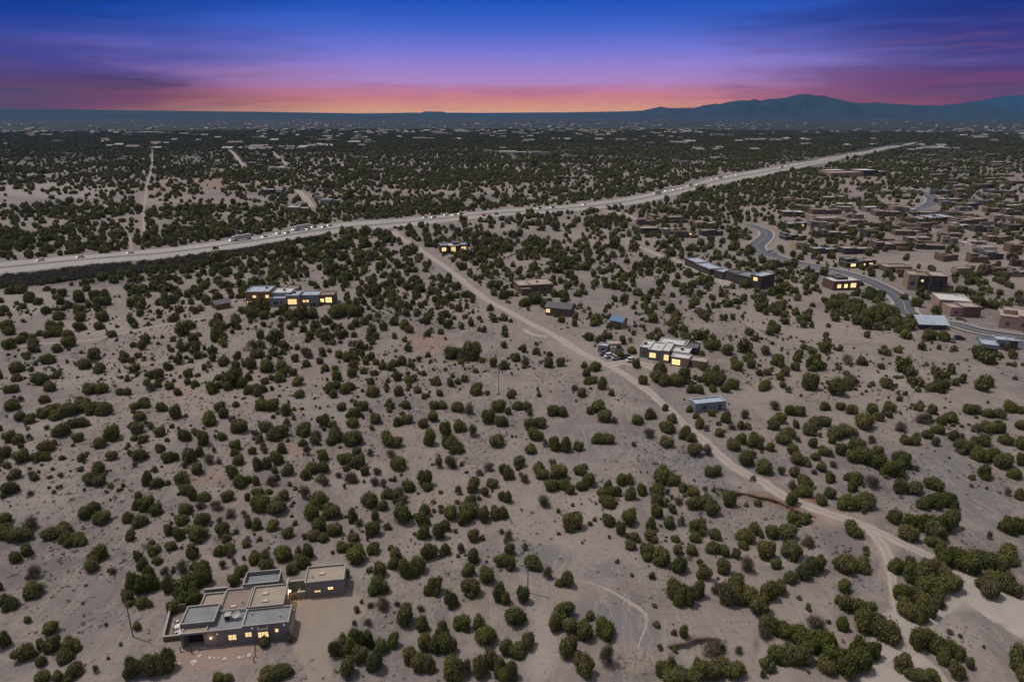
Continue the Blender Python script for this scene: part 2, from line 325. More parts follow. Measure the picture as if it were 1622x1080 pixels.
def patch_attr(me, x, y, z):
    px, py = px_of(x, y, z); ok = y > 5
    col = np.zeros((len(x), 4))
    jit = vn(x / 11, y / 11) * 1.1 + vn(x / 4, y / 4) * 0.5
    for cx, cy, rx, ry, c, s in PATCH:
        s = min(.95, s * 1.3)
        d = np.hypot((px - cx) / rx, (py - cy) / ry) + jit * 0.55
        a = ss(d, 1.15, 0.55) * s * ok
        w_old = col[:, 3] * (1 - a); tot = w_old + a
        for k in range(3): col[:, k] = np.where(tot > 1e-6, (col[:, k] * w_old + c[k] * a) / np.maximum(tot, 1e-6), 0)
        col[:, 3] = tot
    at = me.attributes.new('patch', 'FLOAT_COLOR', 'POINT'); at.data.foreach_set('color', col.astype(np.float32).ravel())
def np_mesh(name, verts, quads, m, smooth=False):
    me = bpy.data.meshes.new(name); nv = len(verts); nq = len(quads); k = quads.shape[1]
    me.vertices.add(nv); me.vertices.foreach_set('co', verts.astype(np.float32).ravel())
    me.loops.add(nq * k); me.loops.foreach_set('vertex_index', quads.astype(np.int32).ravel())
    me.polygons.add(nq); me.polygons.foreach_set('loop_start', np.arange(0, nq * k, k, dtype=np.int32))
    me.polygons.foreach_set('loop_total', np.full(nq, k, np.int32))
    me.polygons.foreach_set('use_smooth', np.full(nq, smooth)); me.materials.append(m)
    me.update(calc_edges=True); return me
def grid_quads(nr, nc, wrap=False):
    i = np.arange(nr - 1)[:, None]; j = np.arange(nc if wrap else nc - 1)[None, :]; j2 = (j + 1) % nc
    return np.stack([i * nc + j, i * nc + j2, (i + 1) * nc + j2, (i + 1) * nc + j], -1).reshape(-1, 4)
# one sheet, finer where it is near and in front, out to the horizon
rad = [0.0, 8, 20, 32, 44, 54]; 
while rad[-1] < 95000: rad.append(rad[-1] * (1.0062 if rad[-1] < 330 else 1.012 if rad[-1] < 1800 else 1.05))
rad = np.array(rad)
an = np.concatenate([np.arange(-46, 46, 0.24), np.arange(46, 314, 4.0)])
th = np.radians(an)
RR, TT = np.meshgrid(rad, th, indexing='ij'); gx = (RR * np.sin(TT)).ravel(); gy = (RR * np.cos(TT)).ravel(); gz = Hh(gx, gy)
V = np.stack([gx, gy, gz], -1); me = np_mesh('ground', V, grid_quads(len(rad), len(an), True)[:, ::-1], M['soil'], True)
patch_attr(me, gx, gy, gz); tag(obj('ground', me), kind='structure')

def smooth_line(P, step):
    P = [np.array(p[:2]) for p in P]; Q = [2 * P[0] - P[1]] + P + [2 * P[-1] - P[-2]]; out = []
    for i in range(1, len(Q) - 2):
        p0, p1, p2, p3 = Q[i - 1:i + 3]; n = max(1, int(np.linalg.norm(p2 - p1) / step))
        for k in range(n):
            t = k / n; out.append(0.5 * ((2 * p1) + (-p0 + p2) * t + (2 * p0 - 5 * p1 + 4 * p2 - p3) * t * t + (-p0 + 3 * p1 - 3 * p2 + p3) * t ** 3))
    out.append(P[-1]); return np.array(out)
def sheet(name, A, B, m, off, nac=9, kind='structure', parent=None):
    """a sheet between the edge lines A and B (equal numbers of points), laid on the ground"""
    s = np.linspace(0, 1, nac); X = A[:, None, 0] * (1 - s) + B[:, None, 0] * s; Y = A[:, None, 1] * (1 - s) + B[:, None, 1] * s
    x, y = X.ravel(), Y.ravel(); soft = m.name in ('dirt_track', 'wash_sand', 'rill_gravel'); z = Hh(x, y) + (np.tile(np.interp(np.minimum(s, 1 - s), [0, .13, .3], [-.12, off * .3, off]), len(A)) if soft else off); q = grid_quads(len(A), nac)
    V = np.stack([x, y, z], -1); a, b_, c_ = V[q[0][0]], V[q[0][1]], V[q[0][2]]
    if np.cross(b_ - a, c_ - a)[2] < 0: q = q[:, ::-1]
    me = np_mesh(name, V, q, m, True); patch_attr(me, x, y, Hh(x, y))
    e = np.tile(np.minimum(1, 2.2 * np.minimum(s, 1 - s)) * 1.0, len(A)); e2 = np.tile(s, len(A))
    me.attributes.new('edge', 'FLOAT', 'POINT').data.foreach_set('value', e.astype(np.float32))
    me.attributes.new('across', 'FLOAT', 'POINT').data.foreach_set('value', e2.astype(np.float32))
    o = obj(name, me, parent)
    if kind: tag(o, kind=kind)
    return o
def road(name, pix, width, m, off, step=3.0, nac=9, shift=0.0, **kw):
    """width: number or list along the line (metres); shift moves the strip sideways"""
    P = smooth_line([G(*p[:2]) for p in pix], step); d = np.gradient(P, axis=0); d /= np.linalg.norm(d, axis=1)[:, None] + 1e-9
    nrm = np.stack([d[:, 1], -d[:, 0]], -1)
    if not np.isscalar(width):
        width = np.interp(np.linspace(0, 1, len(P)), np.linspace(0, 1, len(width)), width)[:, None]
    return sheet(name, P + nrm * (shift - width / 2), P + nrm * (shift + width / 2), m, off, nac, **kw), P
ROADS = []   # world polylines and half widths that trees keep clear of

# highway: wide graded corridor, two carriageways, thin edge and lane lines
HT = [(-60, 424), (0, 413), (130, 403), (280, 392), (400, 375), (480, 360), (560, 350), (640, 345), (730, 338), (816, 330), (900, 323), (1000, 311), (1060, 300), (1130, 280), (1200, 268), (1280, 254.5), (1340, 244), (1400, 233.5), (1430, 229.5), (1464, 223), (1500, 219)]
HB = [(-60, 448), (0, 436), (130, 423), (280, 410), (400, 393), (480, 379), (560, 368), (640, 361), (730, 351), (816, 343), (900, 337), (1000, 326), (1060, 314), (1130, 295.5), (1200, 281.5), (1280, 263.5), (1340, 250), (1400, 237.5), (1430, 232.5), (1464, 224.6), (1500, 220.3)]
def dense(pts, n):
    P = smooth_line([flat(*p) for p in pts], 8.0); L = np.concatenate([[0], np.cumsum(np.linalg.norm(np.diff(P, axis=0), axis=1))])
    s = np.linspace(0, L[-1], n); return np.stack([np.interp(s, L, P[:, 0]), np.interp(s, L, P[:, 1])], -1)
HA, HBw = dense(HT, 420), dense(HB, 420)
hmix = lambda f: HA * (1 - f) + HBw * f
sheet('highway_verge', HA, HBw, M['verge'], 0.14, 15)
for f0, f1 in ((0.10, 0.43), (0.55, 0.88)):
    sheet('highway', hmix(f0), hmix(f1), M['asphalt_old'], 0.22, 7)
for f in (0.125, 0.265, 0.405, 0.575, 0.715, 0.855): sheet('highway_edge_line', hmix(f - 0.0025), hmix(f + 0.0025), M['paint'], 0.245, 3)
ROADS.append(((HA + HBw) / 2, None))
hw_half = np.linalg.norm(HA - HBw, axis=1) / 2

DR = [(622, 366), (638, 379), (665, 396), (690, 412), (720, 434), (745, 455), (775, 477), (800, 490), (840, 512), (869, 526), (900, 545), (928, 562), (972, 583), (1017, 612), (1046, 636), (1076, 665), (1108, 692), (1145, 726), (1182, 751), (1208, 763), (1239, 785), (1278, 801), (1343, 823), (1390, 842), (1440, 866), (1478, 884)]
DRW = [10, 9, 8.2, 7.8, 7.2, 6.8, 6.8, 6.4, 6, 6, 6, 5.6, 5.4, 5.4, 5.8, 5]
_, P = road('dirt_road', DR, DRW, M['dirt_track'], 0.09); ROADS.append((P, 4.6))
_, P = road('sandy_path', [(1370, 836), (1398, 862), (1410, 895), (1416, 935), (1424, 965), (1436, 990)], [2, 5, 4, 3, 3, 5], M['dirt_track'], 0.05); ROADS.append((P, 2))
_, P = road('dry_wash', [(1660, 1000), (1600, 962), (1545, 935), (1518, 922), (1505, 935), (1490, 950), (1455, 972), (1432, 992), (1422, 1025), (1412, 1060), (1405, 1110)], [15, 18, 14, 8, 7, 8, 10, 11, 10, 11, 12], M['sandy_wash'], 0.1, 1.0, 11); ROADS.append((P, 3.4))
_, P = road('dry_wash', [(1440, 1040), (1462, 1052), (1480, 1078), (1495, 1110)], [4.5, 6, 6, 7], M['sandy_wash'], 0.08, 1.0, 9); ROADS.append((P, 1.5))
road('gravel_rill', [(916, 919), (953, 929), (977, 941), (1003, 957), (1022, 971), (1025, 985), (1021, 1000), (1014, 1015), (1010, 1030)], [.4, .6, .8, .9, 1.3, 1.1, .9, .7, .4], M['gravel_rill'], 0.06, 0.8, 7)
for pix, wd in (([(992, 384), (1020, 394), (1041, 403), (1070, 412), (1100, 427), (1125, 437), (1150, 452)], 6), ([(954, 333), (975, 337), (1003, 345), (1030, 356)], 9), ([(1160, 452), (1130, 436), (1112, 430)], 9),
                ([(360, 234), (372, 246), (390, 266)], 9), ([(430, 240), (443, 251), (457, 264)], 8), ([(520, 250), (533, 256), (546, 264)], 8), ([(472, 302), (482, 312), (494, 328)], 12), ([(241, 236), (241, 262), (232, 300), (228, 330), (228, 370)], 3),
                ([(868, 534), (845, 530), (830, 522)], 4), ([(960, 580), (985, 574), (1010, 576), (1050, 586)], 9), ([(205, 372), (212, 420)], 1.5),
                ([(0, 556), (60, 545), (150, 538), (230, 520), (300, 508), (360, 498)], 2.6)):
    _, P = road('dirt_track', pix, wd, M['dirt_track'], 0.12); ROADS.append((P, wd / 2))
# paved street with kerbs and a centre line
STREET = [([(1184, 356), (1196, 360), (1211, 366), (1214, 374), (1205, 383), (1198, 390), (1203, 398), (1221, 405), (1248, 413), (1289, 422), (1322, 429), (1357, 438.5), (1390, 452), (1417, 467), (1431, 480), (1435, 493), (1452, 504), (1482, 510), (1515, 515), (1548, 524), (1589, 531), (1640, 538)], [9, 9, 9, 9, 10, 11, 11, 10.5, 10, 9, 9, 9, 9, 9, 9, 9, 8, 8, 8, 9]),
          ([(1425, 337), (1445, 334), (1465, 328), (1478, 320), (1474, 311), (1455, 304), (1430, 301)], [7, 10, 12, 14, 12, 9])]
for pix, wd in STREET:
    _, P = road('paved_street', pix, wd, M['asphalt'], 0.24); ROADS.append((P, 6.5)); ROADS.append((P - np.array([0, 9.0]), 6.5))
    wi = np.array(wd) / 2
    for sgn in (-1, 1):
        d = np.gradient(P, axis=0); d /= np.linalg.norm(d, axis=1)[:, None] + 1e-9; nrm = np.stack([d[:, 1], -d[:, 0]], -1); ww = np.interp(np.linspace(0, 1, len(P)), np.linspace(0, 1, len(wi)), wi)[:, None]
        sheet('pavement', P + nrm * sgn * (ww + 0.004), P + nrm * sgn * (ww + 1.8), M['kerb'], 0.36, 3)
    sheet('street_centre_line', P + nrm * -0.12, P + nrm * 0.12, M['paint_y'], 0.262, 2)
road('parking_court', [(1545, 536), (1585, 541), (1650, 549)], [3, 14, 18], M['asphalt'], 0.2)
def patch(name, pix, m, off, cell=0.45):
    """irregular patch of ground cover inside an outline"""
    P = smooth_line([G(*p) for p in pix] + [G(*pix[0])], 1.2)[:-1]; x0, y0 = P.min(0) - 1; x1, y1 = P.max(0) + 1
    gx_, gy_ = np.arange(x0, x1, cell), np.arange(y0, y1, cell); X, Y = np.meshgrid(gx_, gy_, indexing='ij'); x, y = X.ravel(), Y.ravel()
    d, _, _ = polyline_d(x, y, list(P) + [P[0]]); ins = np.zeros(len(x), bool); j = len(P) - 1
    for i in range(len(P)):
        yi, yj, xi, xj = P[i][1], P[j][1], P[i][0], P[j][0]
        ins ^= ((yi > y) != (yj > y)) & (x < (xj - xi) * (y - yi) / (yj - yi + 1e-12) + xi); j = i
    sd = np.where(ins, d, -d); q = grid_quads(len(gx_), len(gy_)); q = q[(sd[q] > -.6).all(1)]
    used = np.unique(q); mp_ = -np.ones(len(x), int); mp_[used] = np.arange(len(used)); q = mp_[q]; x, y, sd = x[used], y[used], sd[used]
    z = Hh(x, y) + np.interp(sd, [-.6, 0, 1.2], [-.12, off * .4, off]); V = np.stack([x, y, z], -1)
    if np.cross(V[q[0][1]] - V[q[0][0]], V[q[0][2]] - V[q[0][0]])[2] < 0: q = q[:, ::-1]
    me = np_mesh(name, V, q, m, True); patch_attr(me, x, y, Hh(x, y))
    me.attributes.new('edge', 'FLOAT', 'POINT').data.foreach_set('value', np.clip(sd / 3.0 + .12, 0, 1).astype(np.float32))
    return tag(obj(name, me), kind='structure')
DRIVE = [(462, 950), (510, 940), (556, 934), (574, 948), (582, 965), (570, 985), (548, 1000), (530, 1015), (524, 1040), (530, 1110), (485, 1110), (478, 1060), (466, 1030), (462, 1012), (460, 985)]
patch('driveway', DRIVE, M['drive'], 0.10)
patch('patio_ground', [(268, 1015), (288, 1030), (405, 1020), (416, 1034), (402, 1050), (360, 1056), (285, 1062), (262, 1045)], track_mat('patio_soil', (0.26, 0.195, 0.165), (0.31, 0.235, 0.20), 0.3), 0.07)
patch('house_yard', [(266, 1012), (284, 962), (300, 935), (340, 915), (400, 905), (455, 905), (480, 925), (478, 950), (420, 985), (330, 1012)], track_mat('yard_soil', (0.19, 0.15, 0.135), (0.25, 0.2, 0.175), 0.3), 0.05)

# ragged faces of the cut banks, with a crumbling overhang
bk = plain('bank_earth', (0.12, 0.075, 0.055), .95, .3, .9)
for (pts, dep, wdt), (pix_, _, _) in zip(LEDW, LEDGES):
    if dep < 1.0: continue
    P = smooth_line(pts, .35); d = np.gradient(P, axis=0); d /= np.linalg.norm(d, axis=1)[:, None]; nr = np.stack([d[:, 1], -d[:, 0]], -1); n = len(P); t_ = np.linspace(0, 1, n); env = np.minimum(1, np.minimum(t_, 1 - t_) * 6)
    wob_ = vn(P[:, 0] / 1.7, P[:, 1] / 1.7) * .9 + vn(P[:, 0] / .6, P[:, 1] / .6) * .4; rows = []
    for off_, zz_ in ((.10, .0), (.38, .03), (.5, -.10), (.12, -.45 * dep), (.22, -.8 * dep), (.4, -1.1 * dep), (.9, -1.35 * dep)):
        q = P + nr * (off_ + wob_ * (.5 if off_ > 0 else .2))[:, None]; b0 = P - nr * .6
        rows.append(np.stack([q[:, 0], q[:, 1], Hh(b0[:, 0], b0[:, 1]) + zz_ * env + (.05 * wob_ if zz_ > 0 else 0)], -1))
    V = np.array(rows).transpose(1, 0, 2).reshape(-1, 3); tag(obj('eroded_bank', np_mesh('eroded_bank', V, grid_quads(n, 7), bk, False)), kind='structure')

# ------------------------------------------------------------------ mountains on the horizon
def sky_h(py, dist, px=811):
    """height of something seen at row py, standing at depth dist"""
    v = (540 - py) / FPX
    return CAM_H + dist * (-math.sin(PITCH) + v * math.cos(PITCH)) / (math.cos(PITCH) + v * math.sin(PITCH))
def range_(name, prof, Y, depth, m, rough, seed, skirt=1.0):
    xs = np.array([p[0] for p in prof], float); ys = np.array([p[1] for p in prof], float)
    nu, nv_ = int((xs[-1] - xs[0]) / 0.9), 60
    u = np.linspace(xs[0], xs[-1], nu); crest = np.interp(u, xs, ys); crest = crest + (vn(u / 7, u * 0 + seed) * 1.1 + vn(u / 2.6, u * 0 + seed) * .6) * rough * ss(182 - crest, 4, 12)
    crest = np.maximum(np.array([sky_h(c, Y) for c in crest]), 0.5)
    dep = Y / math.cos(PITCH) ; wx = (u - 811) / FPX * (Y * math.cos(PITCH) + CAM_H * 0)
    v = np.linspace(-1, 1, nv_); UU, VV = np.meshgrid(wx, v, indexing='ij'); HC = np.repeat(crest[:, None], nv_, 1)
    k = 1 / (depth * 0.16); spur = vn(UU * k + seed, VV * 2.6 + seed) + 0.5 * vn(UU * k * 2.3, VV * 6) + 0.25 * vn(UU * k * 5, VV * 13)
    fall = (1 - np.abs(VV)) ** (1.25 + 0.0 * VV)
    Z = HC * np.clip(fall + spur * rough * np.abs(VV) * (1 - np.abs(VV)) * 2.0, 0, 1)
    Yy = Y + VV * depth
    Z = np.where(np.abs(VV) > 0.999, -30, Z); XX = UU * (1 + VV * depth / Y * 0.5)
    V = np.stack([XX, Yy, Z], -1).reshape(-1, 3)
    me = np_mesh(name, V, grid_quads(nu, nv_), m, True)
    return tag(obj(name, me), kind='structure')
mm = plain('mountain_slope', (0.028, 0.045, 0.044), 1.0, 0.3, 0.0006)
range_('mountains', [(760, 186), (900, 180.6), (985, 178.9), (1020, 175), (1045, 168.6), (1060, 171), (1095, 171), (1122, 165), (1143, 163.6), (1164, 159), (1185, 159), (1193, 156), (1202, 159), (1216, 156.7), (1240, 154), (1261, 149.8), (1275, 148.4), (1285, 150.8), (1299, 150), (1316, 155), (1334, 159), (1354, 163.6), (1372, 163.6), (1386, 162), (1406, 164), (1441, 166), (1493, 167.4), (1521, 166), (1538, 162), (1549, 162), (1562, 166), (1587, 173), (1622, 177), (1700, 180), (1790, 186)], 15500, 2300, mm, 0.95, 3.1)
range_('mountains', [(1380, 184.5), (1440, 174), (1493, 166.5), (1545, 159.5), (1580, 152.5), (1605, 149.5), (1622, 149), (1680, 150), (1760, 160), (1860, 176), (1960, 184.5)], 28000, 1900, mm, 0.8, 9.4)
range_('plateau', [(-360, 186), (-260, 172), (-100, 171), (0, 172), (90, 173), (200, 174.5), (300, 176), (400, 177), (520, 178.9), (600, 180.2), (700, 183), (800, 186.5)], 14000, 2300, mm, 0.2, 1.4)
range_('mesa', [(380, 185.5), (480, 180.5), (600, 179.4), (650, 178.6), (668, 178.6), (673, 176.6), (700, 176.8), (708, 178.6), (760, 178.9), (900, 178), (985, 176.5), (1060, 174), (1160, 176), (1300, 180), (1420, 185.5)], 18500, 2400, mm, 0.1, 6.4)

# ------------------------------------------------------------------ air between here and the mountains
hz = bpy.data.materials.new('haze_air'); hz.use_nodes = True; t = hz.node_tree; t.nodes.clear()
pv = N(t, 'ShaderNodeVolumePrincipled'); pv.inputs['Color'].default_value = HAZE_COL; pv.inputs['Density'].default_value = HAZE_D; pv.inputs['Anisotropy'].default_value = 0.0
ov = N(t, 'ShaderNodeOutputMaterial'); t.links.new(pv.outputs[0], ov.inputs['Volume'])
b_ = MB(); b_.box(-30000, 30000, -3000, HAZE_Y, -40, HAZE_T)
tag(b_.build('haze', hz), kind='stuff')
# ------------------------------------------------------------------ buildings
BUILT = []
def stucco(name, c, var=0.1): return plain(name, c, 0.95, var, 0.35, 0.1, bump=0.02)
WALLC = {'grey': stucco('stucco_grey', (0.205, 0.19, 0.182)), 'brown': stucco('stucco_brown', (0.17, 0.115, 0.082)), 'tan': stucco('stucco_tan', (0.31, 0.235, 0.175)), 'dark': stucco('stucco_dark', (0.085, 0.072, 0.068)),
         'maroon': stucco('stucco_maroon', (0.15, 0.095, 0.085)), 'pink': stucco('stucco_pink', (0.36, 0.25, 0.215)), 'yellow': stucco('stucco_yellow', (0.42, 0.34, 0.19)), 'pale': stucco('stucco_pale', (0.42, 0.38, 0.34)),
         'blue': plain('metal_bluegrey', (0.22, 0.25, 0.29), 0.5, 0.08, 0.6, 0.4), 'orange': stucco('stucco_orange', (0.26, 0.15, 0.09))}
ROOFC = {'grey': plain('roof_grey', (0.225, 0.235, 0.25), 0.9, 0.14, 0.4), 'tan': plain('roof_gravel', (0.34, 0.285, 0.23), 0.95, 0.14, 0.5), 'white': plain('roof_white', (0.58, 0.57, 0.56), 0.8, 0.12, 0.4), 'brown': plain('roof_brown', (0.25, 0.195, 0.165), 0.95, 0.15, 0.5),
         'pink': plain('roof_pinkish', (0.40, 0.33, 0.295), 0.95, 0.12, 0.5), 'bluewhite': plain('roof_pale_blue', (0.40, 0.45, 0.52), 0.6, 0.12, 0.5), 'blue': plain('roof_blue_metal', (0.06, 0.16, 0.30), 0.5, 0.1, 0.6, 0.4), 'slate': plain('roof_slate', (0.135, 0.125, 0.14), 0.8, 0.12, 0.5), 'dark': plain('roof_dark', (0.07, 0.068, 0.072), 0.85, 0.15, 0.5)}
M['coping'] = stucco('sunlit_coping', (0.37, 0.345, 0.325)); M['frame'] = plain('window_frame', (0.30, 0.27, 0.24), 0.6); M['wood'] = plain('gate_wood', (0.16, 0.095, 0.05), 0.8, 0.2, 3)  # coping: wall stucco made paler, sunlight on the parapet tops put into its colour
M['metal'] = plain('roof_metal', (0.42, 0.41, 0.39), 0.5, 0.1, 2, 0.4); M['skylight'] = plain('skylight_dome', (0.62, 0.57, 0.5), 0.3, 0.06, 2, 0.5); M['concrete'] = plain('concrete', (0.35, 0.32, 0.3), 0.9, 0.12, 0.8)
M['dark_in'] = plain('dark_interior', (0.025, 0.024, 0.025), 0.9); M['white'] = plain('white_paint', (0.7, 0.69, 0.66), 0.6)
M['lit'] = glow('lit_window_pane', (1.0, 0.76, 0.38), 1.45, (0.95, 0.58, 0.2), 1.6); M['lit_far'] = glow('lit_window_far', (1.0, 0.55, 0.2), 0.8, (0.8, 0.4, 0.12), 0.6)
m, t, b = mat('dark_glass'); b.inputs['Base Color'].default_value = (0.02, 0.024, 0.03, 1); b.inputs['Roughness'].default_value = 0.08; b.inputs['Specular IOR Level'].default_value = 0.6; M['glass'] = m

def slab(mb_, x0, x1, y0, y1, h, wall=0.3, drop=0.45, z0=-0.8):
    """solid flat-roofed block: outer walls up to the parapet top, the roof lies lower inside"""
    w_ = wall
    o = [(x0, y0), (x1, y0), (x1, y1), (x0, y1)]; i = [(x0 + w_, y0 + w_), (x1 - w_, y0 + w_), (x1 - w_, y1 - w_), (x0 + w_, y1 - w_)]
    vs = [(a, b, z0) for a, b in o] + [(a, b, h) for a, b in o] + [(a, b, h) for a, b in i] + [(a, b, h - drop) for a, b in i]
    fs = []
    for k in range(4):
        n = (k + 1) % 4; fs += [(k, n, 4 + n, 4 + k), (4 + k, 4 + n, 8 + n, 8 + k), (8 + k, 8 + n, 12 + n, 12 + k)]
    mb_.add(vs, fs)
def roof_sheet(mb_, x0, x1, y0, y1, h, wall=0.3, drop=0.45):
    w_ = wall + 0.003; z = h - drop; mb_.add([(x0 + w_, y0 + w_, z), (x1 - w_, y0 + w_, z), (x1 - w_, y1 - w_, z), (x0 + w_, y1 - w_, z)], [(0, 1, 2, 3)])
def coping(mb_, x0, x1, y0, y1, h, wall=0.3, over=0.05, th_=0.10):
    w_ = wall + over; a, b, c, d = x0 - over, x1 + over, y0 - over, y1 + over
    z0, z1 = h + 0.003, h + th_
    mb_.box(a, b, c, c + w_, z0, z1); mb_.box(a, b, d - w_, d, z0, z1); mb_.box(a, a + w_, c + w_, d - w_, z0, z1); mb_.box(b - w_, b, c + w_, d - w_, z0, z1)
def window(root, x, y, z, w_, h, lit=True, face='front', mull=2, far=False):
    """recess frame set on the wall plane y (front faces -y; right faces +x)"""
    p = MB(); f = MB(); e = 0.09
    def bx(mb_, a0, a1, d0, d1, b0, b1):
        if face == 'front': mb_.box(x + a0, x + a1, y - d1, y - d0, z + b0, z + b1)
        elif face == 'right': mb_.box(x + d0, x + d1, y + a0, y + a1, z + b0, z + b1)
        else: mb_.box(x - d1, x - d0, y + a0, y + a1, z + b0, z + b1)
    hw, hh = w_ / 2, h / 2
    bx(p, -hw + .02, hw - .02, 0.003, 0.03, -hh + .02, hh - .02)
    bx(f, -hw - e, hw + e, 0.003, 0.075, hh, hh + e); bx(f, -hw - e, hw + e, 0.003, 0.09, -hh - e, -hh); bx(f, -hw - e, -hw, 0.003, 0.075, -hh, hh); bx(f, hw, hw + e, 0.003, 0.075, -hh, hh)
    for k in range(1, mull): bx(f, -hw + w_ * k / mull - .03, -hw + w_ * k / mull + .03, 0.034, 0.06, -hh, hh)
    if mull > 1 and not far: bx(f, -hw, hw, 0.034, 0.055, -.02, .03)
    o = f.build('window', M['frame'], root); q = p.build('pane', (M['lit_far'] if far else M['lit']) if lit else M['glass'], o); return o

# --- the near adobe house, built in its own axes (x along its long front)
K = 1.385
hx0, hy0, hz0 = G(289.3, 1028.7); hz0 = 0.2; HR = R(8.71)
house = empty('adobe_house', (hx0, hy0, hz0), HR)
tag(house, 'long low grey adobe house with stepped flat roofs and lit windows, nearest the viewer', 'house')
k = lambda *a: [v * K for v in a]
BL = [(*k(3.05, 7.5, 0, 3.6), 2.38 * K, 'grey', 'walls'), (*k(7.5, 13.3, 0, 3.2), 2.62 * K, 'grey', 'walls'), (*k(3.9, 7.4, 3.6, 8.0), 2.50 * K, 'brown', ''), (*k(-.25, 3.9, 1.15, 4.6), 2.95 * K, 'grey', ''),
      (*k(1.15, 3.9, 4.6, 7.4), 2.6 * K, 'tan', ''), (*k(7.7, 12.15, 3.2, 7.5), 2.9 * K, 'tan', ''), (*k(6.0, 10.8, 8.0, 10.75), 3.0 * K, 'grey', ''), (*k(14.3, 19.7, 7.65, 11.2), 2.6 * K, 'tan', '')]
for i, (x0, x1, y0, y1, h, rc, _) in enumerate(BL):
    e = 0.0025 * i
    mb = MB(); slab(mb, x0 + e, x1 - e, y0 + e, y1 - e, h, 0.2, 0.75 if i == 6 else 0.26); mb.build('wall', WALLC['grey'], house)
    mb = MB(); roof_sheet(mb, x0, x1, y0, y1, h, 0.2, 0.75 if i == 6 else 0.26); rf = mb.build('roof', ROOFC['grey' if rc == 'grey' else 'brown' if rc == 'brown' else 'tan'], house)
    mb = MB(); coping(mb, x0, x1, y0, y1, h + e, 0.2, 0.03, 0.08); mb.build('sunlit_coping', M['coping'], house)
# open porch at the left end of the front
mb = MB(); mb.box(*k(-.0, .28, 0, 1.14), -.6, 2.12 * K); mb.box(*k(2.72, 3.04, 0.02, 1.14), -.6, 2.12 * K); mb.box(*k(-.0, 3.04, 0.004, .26), 2.125 * K, 2.36 * K); mb.box(*k(0, .26, .262, 1.14), 2.125 * K, 2.36 * K); mb.build('porch_wall', WALLC['grey'], house)
mb = MB(); mb.box(*k(.27, 3.03, .27, 1.14), 2.14 * K, 2.26 * K); mb.build('porch_roof', ROOFC['tan'], house)
mb = MB(); mb.box(*k(.0, 3.04, -.01, .27), 2.365 * K, 2.42 * K); mb.box(*k(0, .27, .272, 1.14), 2.365 * K, 2.42 * K); mb.build('sunlit_coping', M['coping'], house)
mb = MB(); mb.box(*k(.5, 2.6, 1.10, 1.145), 0.1, 1.9 * K); mb.build('door', M['glass'], house)
mb = MB(); mb.box(*k(-.1, 3.0, -.3, 1.14), -.4, .12); mb.build('porch_floor', M['concrete'], house)
for (wx, wz, ww, wh, n) in ((6.2, 1.15, .95, .8, 2), (8.2, 1.32, .78, .68, 2), (10.0, 1.08, 1.25, .82, 3), (11.72, 1.52, .4, .5, 1)):
    window(house, wx * K, 0, wz * K, ww * K, wh * K, True, 'front', n)
for (wx, wz, ww, wh, n) in ((15.95, 1.05, .85, .28, 2), (17.75, 1.35, .72, .42, 2)):
    window(house, wx * K, 7.65 * K, wz * K, ww * K, wh * K, True, 'front', n)
window(house, 13.3 * K - .003, 1.5 * K, 1.3 * K, .8, .9, False, 'right', 1)
# wall lamps, roof spouts, vents
for vx, vz in ((4.5, 1.98), (8.8, 2.3), (12.7, 2.32)):
    mb = MB(); mb.box(vx * K - .12, vx * K + .12, -.34, -.003, vz * K - .07, vz * K + .07); mb.build('roof_spout', M['white'], house)
for lx, ly, lz, s in ((3.62, 0, 1.45, 7), (12.3, 7.49, 1.75, 60)):
    mb = MB(); mb.box(lx * K - .07, lx * K + .07, ly * K - .09, ly * K - .003 if ly else -.003, lz * K - .05, lz * K + .12); la = mb.build('wall_lamp', M['metal'], house)
    bm = bmesh.new() if 'bmesh' in globals() else None
    import bmesh
    bm = bmesh.new(); bmesh.ops.create_icosphere(bm, subdivisions=2, radius=.10 if s < 20 else .17); me_ = bpy.data.meshes.new('bulb'); bm.to_mesh(me_); bm.free(); me_.materials.append(glow('lamp_bulb_%d' % s, (1.0, 0.72, 0.38), 14, (1.0, 0.7, 0.35)))
    bo = obj('bulb', me_, la); bo.location = (lx * K, ly * K - .2, lz * K)
    L_ = bpy.data.lights.new('wall_lamp_light', 'POINT'); L_.energy = s * 1.6; L_.color = (1, .68, .36); L_.shadow_soft_size = .12
    lo = bpy.data.objects.new('wall_lamp_light', L_); C.objects.link(lo); lo.parent = house; lo.location = (lx * K, ly * K - .5, lz * K)
mb = MB(); y_ = -.85
mb.box(*k(9.5, 10.75), -.75, -.66, 2.12 * K, 2.42 * K); mb.box(*k(9.5, 9.56), -.66, -.003, 2.12 * K, 2.42 * K); mb.box(*k(10.69, 10.75), -.66, -.003, 2.12 * K, 2.42 * K); mb.build('window_canopy', M['coping'], house)
